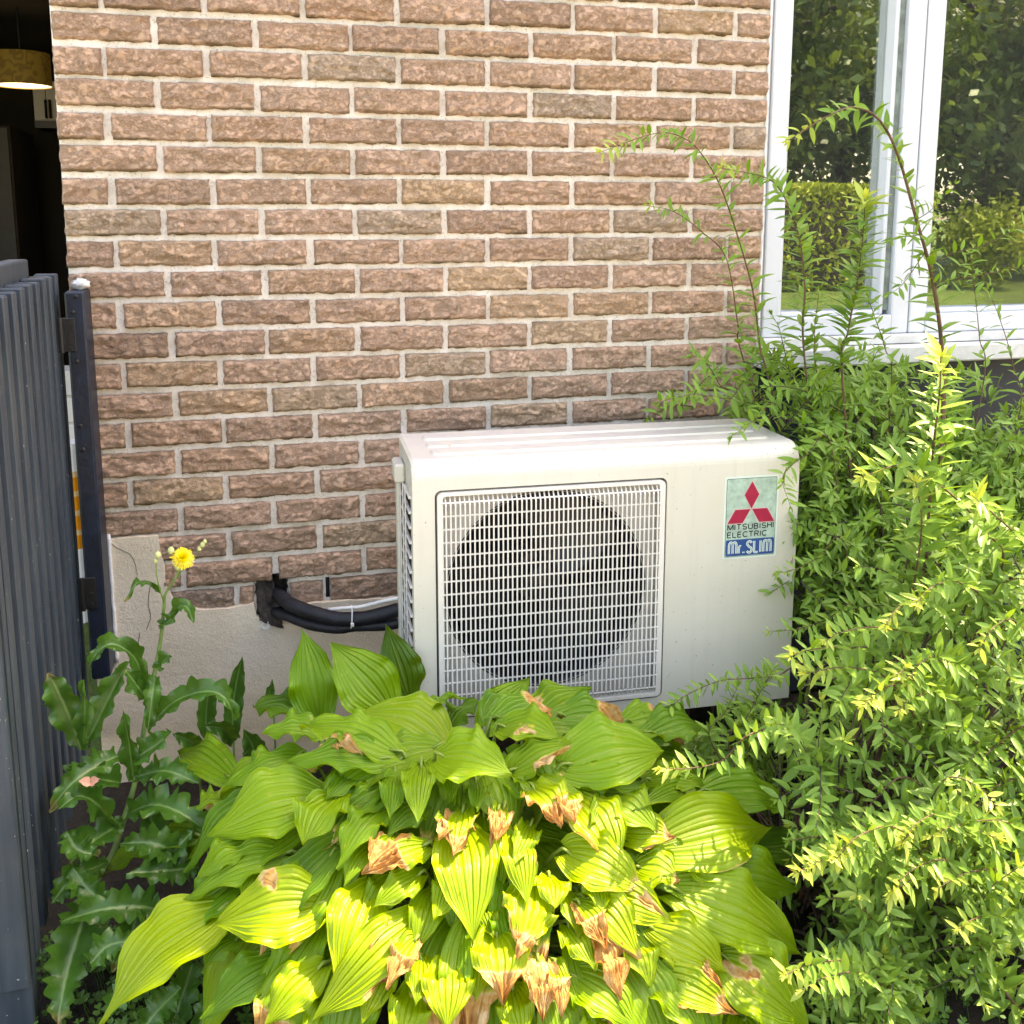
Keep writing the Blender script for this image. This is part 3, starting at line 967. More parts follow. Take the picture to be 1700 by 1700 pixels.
# ================================================================== OUTDOOR UNIT
aL = at(684, 800, Y=-0.415)
aR_dir = None
AROT = R(-2.2)
ax_x, ax_y = np.array([math.cos(AROT), math.sin(AROT), 0]), np.array([-math.sin(AROT), math.cos(AROT), 0])
def acloc(px, py):
    """pixel -> (x, z) on the unit's front plane"""
    d = ray(px, py)
    o = np.array([aL[0], aL[1], 0])
    t = ((o - CAM) @ ax_y) / (d @ ax_y)
    p = CAM + d * t - o
    return p @ ax_x, p[2]
AW = (acloc(1327, 800)[0] + acloc(1309, 1150)[0]) / 2
AZ0 = acloc(1309, 1158)[1]
AH = acloc(683, 776)[1] + .008 - AZ0
AD = 0.262
ac = thing('outdoor_unit', V((aL[0], aL[1], 0)), 'cream outdoor heat pump unit with square fan grille and red diamond label', 'heat pump', rotz=AROT)
def LB(g, name, mat, parent=ac, smooth=False): return g.build(name, mat, parent, smooth=smooth, local=True)
def rrect(x0, z0, x1, z1, r, n=6):
    out = []
    for cx, cz, a0 in ((x1 - r, z0 + r, -90), (x1 - r, z1 - r, 0), (x0 + r, z1 - r, 90), (x0 + r, z0 + r, 180)):
        for i in range(n + 1):
            a = R(a0 + 90 * i / n)
            out.append((cx + r * math.cos(a), cz + r * math.sin(a)))
    return out
gTL, gTR, gBR, gBL = acloc(721, 816), acloc(1108, 792), acloc(1099, 1153), acloc(727, 1200)
gx0, gx1 = (gTL[0] + gBL[0]) / 2, (gTR[0] + gBR[0]) / 2
gz1, gz0 = (gTL[1] + gTR[1]) / 2, (gBL[1] + gBR[1]) / 2
RT = 0.036
ZT, ZB = AZ0 + AH, AZ0
# casing: front with opening, rolled top edge, top, right side, back, base
g = MB()
fr = [(0, ZB), (AW, ZB), (AW, ZT - RT), (0, ZT - RT)]
g.prism(fr, [rrect(gx0, gz0, gx1, gz1, .014)], 0.0, 0.012)
prof = [(RT - RT * math.cos(a), ZT - RT + RT * math.sin(a)) for a in np.linspace(0, math.pi / 2, 9)] + [(AD, ZT)]
vv, ff = [], []
for x, inset in ((0, 0.005), (0.006, 0), (AW - .006, 0), (AW, 0.005)):
    for (y, z) in prof:
        k = 1 if y > 0 else 0
        vv.append((x, y + inset * (0.6 if y < RT else 0), z - inset * .8))
m = len(prof)
for s in range(3):
    for i in range(m - 1): ff.append((s * m + i, (s + 1) * m + i, (s + 1) * m + i + 1, s * m + i + 1))
g.add(vv, ff)
g.box((AW - .003, .0125, ZB), (AW - .0005, AD, ZT - .008))
g.box((0.02, AD - .002, ZB), (AW - .004, AD, ZT - .006))
g.box((0.004, .0125, ZB), (AW - .004, AD, ZB + .003))
# left side frame round the coil guard
g.box((0.0008, .0125, ZB), (0.003, .040, ZT - .006)).box((0.0008, AD - .02, ZB), (0.003, AD, ZT - .006))
g.box((0.0008, .0405, ZT - .075), (0.003, AD - .0205, ZT - .006)).box((0.0008, .0405, ZB), (0.003, AD - .0205, ZB + .05))
casing = LB(g, 'casing', M['casing'])
for k in range(3):        # pressed bands in the top
    y0 = .05 + k * .066
    b = MB()
    o_, i_ = rrect(.045, y0, AW - .045, y0 + .052, .016), rrect(.050, y0 + .005, AW - .05, y0 + .047, .012)
    N = len(o_)
    vv = [(p[0], p[1], ZT + .0002) for p in o_] + [(p[0], p[1], ZT + .0042) for p in i_]
    b.add(vv, [(i, (i + 1) % N, N + (i + 1) % N, N + i) for i in range(N)] + [tuple(range(N, 2 * N))])
    LB(b, 'top_band', M['casing'], casing, smooth=False)
# guard over the left end
side = MB()
for k in range(15):
    z = ZB + .06 + k * (AH - .14) / 14
    side.bbox((-.004, .036, z - .003), (.002, AD - .018, z + .003), .001)
for y in (.085, .135, .185):
    side.bbox((-.0065, y - .003, ZB + .05), (-.0041, y + .003, ZT - .07), .001)
LB(side, 'end_guard', M['grille'])
LB(MB().box((.012, .02, ZB + .03), (.016, AD - .015, ZT - .03)), 'end_coil', M['coil'])
LB(MB().bbox((-.022, .13, ZT - .075), (-.0002, .20, ZT - .035), .004), 'bracket', M['casing'])
LB(MB().bbox((-.012, .195, ZB + .05), (-.0002, .235, ZT - .076), .004), 'valve_cover', M['casing'])
# inside: baffle plate with round mouth, shroud, fan, motor, coil
fc, fr_ = acloc(906, 968), 0
fl, frr = acloc(746, 968), acloc(1064, 965)
FR = (frr[0] - fl[0]) / 2 + .008
FX, FZ = (frr[0] + fl[0]) / 2 + .006, (gz0 + gz1) / 2 + .012
circ = [(FX + FR * math.cos(a), FZ + FR * math.sin(a)) for a in np.linspace(0, 2 * math.pi, 64, False)]
LB(MB().prism([(.018, ZB + .012), (AW - .01, ZB + .012), (AW - .01, ZT - .04), (.018, ZT - .04)], [circ], .0235, .0255), 'baffle', M['baffle'])
g = MB()
vv, ff = [], []
for (rr, y) in ((1.02, .0225), (.985, .025), (.965, .034), (.96, .12)):
    for a in np.linspace(0, 2 * math.pi, 64, False): vv.append((FX + FR * rr * math.cos(a), y, FZ + FR * rr * math.sin(a)))
for k in range(3):
    for i in range(64): ff.append((k * 64 + i, k * 64 + (i + 1) % 64, (k + 1) * 64 + (i + 1) % 64, (k + 1) * 64 + i))
g.add(vv, ff)
LB(g, 'shroud', M['fan'], smooth=True)
LB(MB().box((.02, .19, ZB + .01), (AW - .01, .194, ZT - .04)), 'coil', M['coil'])
fan = LB(MB().tube([(FX, .055, FZ), (FX, .06, FZ), (FX, .10, FZ)], [.035, .042, .042], 24), 'fan', M['fan'], smooth=True)
for b_ in range(3):
    vv, ff = [], []
    for i in range(9):
        for j in range(7):
            a = R(20 + 120 * b_) + R(78) * i / 8 + .25 * (j / 6) ** 2
            rad = .04 + (FR * .93 - .04) * j / 6
            vv.append((FX + rad * math.cos(a), .052 + .05 * i / 8, FZ + rad * math.sin(a)))
    for i in range(8):
        for j in range(6): ff.append((i * 7 + j, i * 7 + j + 1, i * 7 + j + 8, i * 7 + j + 7))
    LB(MB().add(vv, ff), 'blade', M['fan'], fan, smooth=True)
LB(MB().tube([(FX, .101, FZ), (FX, .17, FZ)], .055, 24), 'motor', M['motor'])
# grille: frame, upright bars that bend back at both ends, cross bars
e = .0045
gr = LB(MB().prism(rrect(gx0 + e, gz0 + e, gx1 - e, gz1 - e, .011), [rrect(gx0 + .016, gz0 + .012, gx1 - .016, gz1 - .012, .006)], -.003, .016), 'grille', M['grille'])
LB(MB().prism(rrect(gx0 - .0005, gz0 - .0005, gx1 + .0005, gz1 + .0005, .0145), [rrect(gx0 + .012, gz0 + .008, gx1 - .012, gz1 - .008, .008)], .0125, .018), 'groove', M['motor'], casing)
NB = 47
zz = np.linspace(gz0 + .011, gz1 - .011, 25)
bar = []
for z in zz:
    d = min(z - zz[0], zz[-1] - z)
    y = -.0065 + .0165 * max(0, 1 - d / .022) ** 2
    bar.append((0, y, z))
vv, ff = [], []
for (x, y, z) in bar:
    vv += [(-.0015, y, z), (.0015, y, z), (.0010, y + .0035, z), (-.0010, y + .0035, z)]
for i in range(len(bar) - 1):
    for j in range(4): ff.append((i * 4 + j, i * 4 + (j + 1) % 4, i * 4 + 4 + (j + 1) % 4, i * 4 + 4 + j))
ff += [(0, 3, 2, 1), tuple(4 * (len(bar) - 1) + j for j in range(4))]
bm_ = MB().add(vv, ff).build('upright_bar', M['grille'], link=False)
for i in range(NB):
    o = mk('upright_bar', bm_, gr)
    o.location = (gx0 + .0165 + (gx1 - gx0 - .033) * (i + .5) / NB, 0, 0)
NHB = 17
cm = MB().bbox((gx0 + .014, -.0045, -.0016), (gx1 - .014, -.0005, .0016), .0008).build('cross_bar', M['grille'], link=False)
for k in range(NHB):
    o = mk('cross_bar', cm, gr)
    o.location = (0, 0, gz0 + (gz1 - gz0) * (k + .95) / (NHB + .9))
# feet
for fx in (.12, AW - .12):
    f_ = LB(MB().bbox((fx - .03, .03, ZB - .02), (fx + .03, AD - .02, ZB - .0005), .003), 'foot', M['coil'])
    for y_ in (.06, AD - .06): LB(MB().box((fx - .02, y_ - .018, -.02), (fx + .02, y_ + .018, ZB - .0205)), 'stand_leg', M['coil'])
# thin dents, scuffs
s0, s1 = acloc(1107, 1124), acloc(1114, 1114)
LB(MB().tube([(s0[0], -.0002, s0[1]), (s1[0], -.0002, s1[1])], .0009, 5), 'scratch', M['baffle'], casing)
s0, s1 = acloc(1310, 936), acloc(1316, 925)
LB(MB().tube([(s0[0], -.0005, s0[1]), ((s0[0] + s1[0]) / 2 + .002, -.0005, (s0[1] + s1[1]) / 2), (s1[0], -.0005, s1[1])], .0012, 5), 'scuff', M['dry'], casing)

# -------- label
c_ = [acloc(1203, 793), acloc(1294, 787), acloc(1287.5, 921), acloc(1200, 930)]
lx0, lx1 = (c_[0][0] + c_[3][0]) / 2, (c_[1][0] + c_[2][0]) / 2
lz1, lz0 = (c_[0][1] + c_[1][1]) / 2, (c_[2][1] + c_[3][1]) / 2
LW, LH = lx1 - lx0, lz1 - lz0
def q(u, v): return (lx0 + LW * u, lz0 + LH * v)
Y1 = lambda k: -.0003 - .00035 * k
lab = LB(MB().prism(rrect(lx0, lz0, lx1, lz1, .004), [], Y1(0), -.00002), 'label', M['rim'])
def flat(poly, k, mat, nm, par=lab): return LB(MB().prism(poly, [], Y1(k), Y1(k) + .0003), nm, mat, par)
a, b = q(.035, .022), q(.965, .978)
flat(rrect(*a, *b, .003), 1, M['ink'], 'label_border')
a, b = q(.042, .027), q(.958, .973)
flat(rrect(*a, *b, .0028), 2, M['mint'], 'label_field')
def dia(pts, nm='emblem'):
    P = [q(*p) for p in pts]
    c = np.mean(P, axis=0)
    big = [tuple(c + (np.array(p) - c) * 1.09) for p in P]
    flat(big, 3, M['pink'], nm + '_outline')
    flat(P, 4, M['red'], nm)
dia([(.50, .935), (.634, .775), (.50, .605), (.366, .775)])
dia([(.485, .600), (.205, .600), (.065, .435), (.345, .435)])
dia([(.515, .600), (.795, .600), (.935, .435), (.655, .435)])
def text(s, u0, v0, u1, v1, k, mat, nm, bold=.0):
    cu = bpy.data.curves.new('lettering', 'FONT')
    cu.body = s
    cu.offset = bold
    ob = bpy.data.objects.new('lettering', cu)
    col.objects.link(ob)
    bpy.context.view_layer.update()
    me = bpy.data.meshes.new_from_object(ob.evaluated_get(bpy.context.evaluated_depsgraph_get()))
    bpy.data.objects.remove(ob)
    v = np.empty(len(me.vertices) * 3)
    me.vertices.foreach_get('co', v)
    v = v.reshape(-1, 3)
    mn, mx = v.min(0), v.max(0)
    w = (v - mn) / (mx - mn + 1e-9)
    p0, p1 = q(u0, v0), q(u1, v1)
    nv = np.stack([p0[0] + w[:, 0] * (p1[0] - p0[0]), np.full(len(v), Y1(k)), p0[1] + w[:, 1] * (p1[1] - p0[1])], 1)
    me.vertices.foreach_set('co', nv.ravel())
    me.name = nm
    me.materials.clear()
    me.materials.append(mat)
    o = mk(nm, me, lab)
    return o
a, b = q(.05, .035), q(.95, .235)
flat(rrect(*a, *b, .004), 3, M['blue'], 'range_plate')
def ribbon(paths, wdt, k, mat, nm):
    g = MB()
    for P in paths:
        P = np.array(P, float)
        T = np.gradient(P, axis=0)
        Nn = np.stack([-T[:, 1], T[:, 0]], 1)
        Nn /= np.linalg.norm(Nn, axis=1)[:, None] + 1e-9
        A, B = P + Nn * wdt / 2, P - Nn * wdt / 2
        vv = [(p[0], Y1(k), p[1]) for p in A] + [(p[0], Y1(k), p[1]) for p in B]
        n = len(P)
        g.add(vv, [(i, i + 1, n + i + 1, n + i) for i in range(n - 1)])
    return LB(g, nm, mat, lab)
def arc(cx, cy, r1, r2, a0, a1, n=10): return [(cx + r1 * math.cos(R(a)), cy + r2 * math.sin(R(a))) for a in np.linspace(a0, a1, n)]
glyph = {
 'M': ([[(0, 0), (0, .7)] + arc(.2, .7, .2, .3, 180, 0) + [(.4, 0)], [(.4, .7)] + arc(.6, .7, .2, .3, 180, 0) + [(.8, 0)]], .8),
 'r': ([[(0, 0), (0, .42)] + arc(.15, .42, .15, .2, 180, 60)], .25),
 '.': ([[(0, .0), (0, .12)]], .05),
 'S': ([arc(.3, .75, .25, .25, 20, 180) + arc(.3, .25, .25, .25, 90, -160)[0:] ], .55),
 'L': ([[(0, 1), (0, .2)] + arc(.12, .14, .12, .14, 180, 270, 5) + [(.42, 0)]], .42),
 'I': ([[(0, 0), (0, 1)]], .06)}
caps = {
 'M': ([[(0, 0), (0, 1)], [(0, 1), (.4, .05)], [(.4, .05), (.8, 1)], [(.8, 1), (.8, 0)]], .8), 'I': ([[(0, 0), (0, 1)]], .02),
 'T': ([[(0, 1), (.62, 1)], [(.31, 1), (.31, 0)]], .62), 'U': ([[(0, 1), (0, .3)] + arc(.3, .3, .3, .3, 180, 360) + [(.6, 1)]], .6),
 'S': ([arc(.3, .74, .28, .26, 25, 260, 9) + arc(.3, .25, .29, .25, 85, -155, 9)], .58), 'H': ([[(0, 0), (0, 1)], [(.6, 0), (.6, 1)], [(0, .52), (.6, .52)]], .6),
 'B': ([[(0, 0), (0, 1)], [(0, 1), (.3, 1)] + arc(.3, .76, .24, .24, 90, -90) + [(0, .52)], [(0, .52), (.32, .52)] + arc(.32, .26, .26, .26, 90, -90) + [(0, 0)]], .6),
 'E': ([[(0, 0), (0, 1)], [(0, 1), (.54, 1)], [(0, .52), (.48, .52)], [(0, 0), (.54, 0)]], .54), 'L': ([[(0, 1), (0, 0)], [(0, 0), (.5, 0)]], .5),
 'C': ([arc(.38, .5, .38, .5, 45, 315, 14)], .66), 'R': ([[(0, 0), (0, 1)], [(0, 1), (.32, 1)] + arc(.32, .75, .25, .25, 90, -90) + [(0, .5)], [(.3, .5), (.58, 0)]], .6)}
def caption(s, u0, v0, u1, v1):
    ps, x = [], 0.
    for ch in s:
        pp, w_ = caps[ch]
        ps += [[(a_ + x, b_) for a_, b_ in p] for p in pp]
        x += w_ + .27
    tw_ = x - .27
    p0, p1 = q(u0, v0), q(u1, v1)
    ribbon([[(p0[0] + a_ / tw_ * (p1[0] - p0[0]), p0[1] + b_ * (p1[1] - p0[1])) for a_, b_ in p] for p in ps], .0023, 3, M['ink2'], 'maker_lettering')
caption('MITSUBISHI', .075, .358, .925, .420)
caption('ELECTRIC', .075, .264, .80, .326)
paths, xcur = [], 0.0
for ch in 'Mr.SLIM':
    ps, w_ = glyph[ch]
    paths += [[(x + xcur, y) for x, y in p] for p in ps]
    xcur += w_ + .27
tw = xcur - .27
p0, p1 = q(.11, .065), q(.89, .205)
paths = [[(p0[0] + x / tw * (p1[0] - p0[0]), p0[1] + y * (p1[1] - p0[1])) for x, y in p] for p in paths]
ribbon(paths, .0050, 4, M['rim'], 'range_lettering')
ribbon(paths, .0009, 5, M['blue'], 'lettering_inline')

# ================================================================== PIPES
ls = thing('pipe_bundle', V(at(450, 985, Y=-.01)), 'two black insulated pipes with a white cable running from wall hole to the unit', 'pipes')
def pxs(L): return [at(x, y, Y=Y) for x, y, Y in L]
def lumpy(P, r): return [r * (1 + .10 * fbm(i * .22, 3.3 + r * 900) + (.04 if i % 9 == 0 else 0)) for i in range(len(P))]
P = spline(pxs([(448, 978, .09), (462, 987, .0), (482, 1003, -.055), (520, 1017, -.10), (560, 1027, -.13), (600, 1027, -.15), (640, 1018, -.17), (675, 1008, -.19), (700, 1002, -.2)]), 46)
MB().tube(P, lumpy(P, .0158), 14).build('insulated_pipe', M['rubber'], ls, smooth=True)
P2 = spline(pxs([(448, 1012, .06), (458, 1016, -.01), (480, 1024, -.05), (520, 1038, -.095), (560, 1043, -.125), (590, 1040, -.14), (640, 1038, -.165), (675, 1031, -.19), (700, 1024, -.2)]), 46)
MB().tube(P2, lumpy(P2, .0122), 14).build('insulated_pipe', M['rubber'], ls, smooth=True)
P3 = spline(pxs([(545, 1012, -.10), (575, 1009, -.135), (600, 1007, -.15), (640, 997, -.17), (675, 990, -.19)]), 24)
MB().tube(P3, .0042, 8).build('power_cable', M['white'], ls, smooth=True)
c0, c1 = at(582, 1006, Y=-.16), at(584, 1044, Y=-.16)
cc = (at(580, 1024, Y=-.143))
ring = []
for a in np.linspace(0, 2 * math.pi, 30):
    ring.append((cc[0] + .004 + .002 * math.sin(a), cc[1] + .021 * math.cos(a), cc[2] + .026 * math.sin(a)))
MB().tube(ring, .0016, 6).bbox((cc[0] + .001, cc[1] - .026, cc[2] - .014), (cc[0] + .008, cc[1] - .019, cc[2] - .006), .001).build('cable_tie', M['white'], ls)

# ================================================================== LEAF BLADE
def blade(g, C, N, w, prof, nu=16, nv=16, fold=.25, ripple=0., veins=7, wav=0., wfreq=3., cord=0., seed=0., burn=None, twist=0., cup=0., asym=0.):
    """leaf surface along centre curve C (3D pts), N: face normal hint"""
    P = spline(C, nv + 1)
    T = np.gradient(P, axis=0)
    L = np.linalg.norm(np.diff(P, axis=0), axis=1).sum()
    N = unit(N)
    vs_, uv, bl, ff = [], [], [], []
    for i in range(nv + 1):
        v = i / nv
        t = unit(T[i])
        s = unit(np.cross(t, N))
        n = np.cross(s, t)
        if twist:
            a = twist * (v - .3)
            s, n = s * math.cos(a) + n * math.sin(a), n * math.cos(a) - s * math.sin(a)
        for j in range(nu + 1):
            u = -1 + 2 * j / nu
            hw = w * .5 * prof(min(1, max(0, v + asym * u)))
            b = burn(u, v) if burn else 0.0
            b = max(0., min(1., b + (.25 * fbm(u * 2 + seed, v * 4, seed) if b > .05 else 0)))
            au = abs(u)
            h = hw * fold * au ** 1.2 - cup * hw * au * au
            h += ripple * math.cos(2 * math.pi * veins * au * .5) * min(1, hw / (.35 * w)) * (1 - .3 * au)
            h += wav * au ** 3 * math.sin(wfreq * 2 * math.pi * v + seed * 5 + (1.3 if u > 0 else 0)) * (1 if v > .05 else 0)
            x = u * hw
            if b > .3:
                k = (b - .3) / .7
                h += k * min(1, w / .085) * (.017 * nz(u * 2.3 + seed, v * 5, 2.2) + .006 * nz(u * 6, v * 13, seed) - .005)
                x *= 1 - .22 * k * (1 + nz(v * 12, seed, u * 2))
            p = P[i] + s * x + n * h - t * (cord * L * au ** 1.4 * max(0, 1 - v * 1.6) ** 3)
            vs_.append(p)
            uv.append((u, v + .001))
            bl.append(b)
    W = nu + 1
    for i in range(nv):
        for j in range(nu):
            ff.append((i * W + j, i * W + j + 1, (i + 1) * W + j + 1, (i + 1) * W + j))
    g.add(vs_, ff, uv, burn=bl)
    return P

def hprof(v):
    p = math.sin(math.pi * min(1, (v * .93 + .035)) ** .82) ** .78
    k = max(0, (v - .78) / .22)
    return max(0.004, p * (1 - .78 * k ** 1.25) * (1 if v < 1 else .02))

# ================================================================== HOSTA
HX = at(775, 1300, Y=-.72)[0]
HYC = -.60
def dome_z(x, y): return .50 - 1.05 * (y - HYC) ** 2 * (1 if y < HYC else .6) - .75 * (x - HX) ** 2
def dome(px, py, off=0.):
    d = ray(px, py)
    for t in np.arange(.7, 2.4, .004):
        p = CAM + d * t
        if p[2] <= dome_z(p[0], p[1]) + off: return p
    return CAM + d * 2.0
def dome_n(p): return unit([1.5 * (p[0] - HX), 2.1 * (p[1] - HYC), 1.0])

hosta = thing('hosta_plant', V((HX, -.66, 0)), 'large hosta with ribbed yellow green leaves scorched brown at the edges', 'hosta')
CROWN = np.array([HX, -.66, .02])
def B_tip(a): return lambda u, v: (v - (1 - a)) / .16
def B_R(a, v0=0, v1=1): return lambda u, v: (u - (1 - a)) / .22 if v0 < v < v1 else 0
def B_L(a, v0=0, v1=1): return lambda u, v: (-u - (1 - a)) / .22 if v0 < v < v1 else 0
def B_full(u, v): return .95 - .8 * max(0, .25 - v) / .25
def B_patch(u0, v0, r): return lambda u, v: 1.1 - math.hypot((u - u0) * .6, v - v0) / r + 1.1 * nz(u * 3 + u0 * 9, v * 8, r * 40) + .5 * nz(u * 8, v * 20, u0)
def B_or(*fs): return lambda u, v: max(f(u, v) for f in fs)
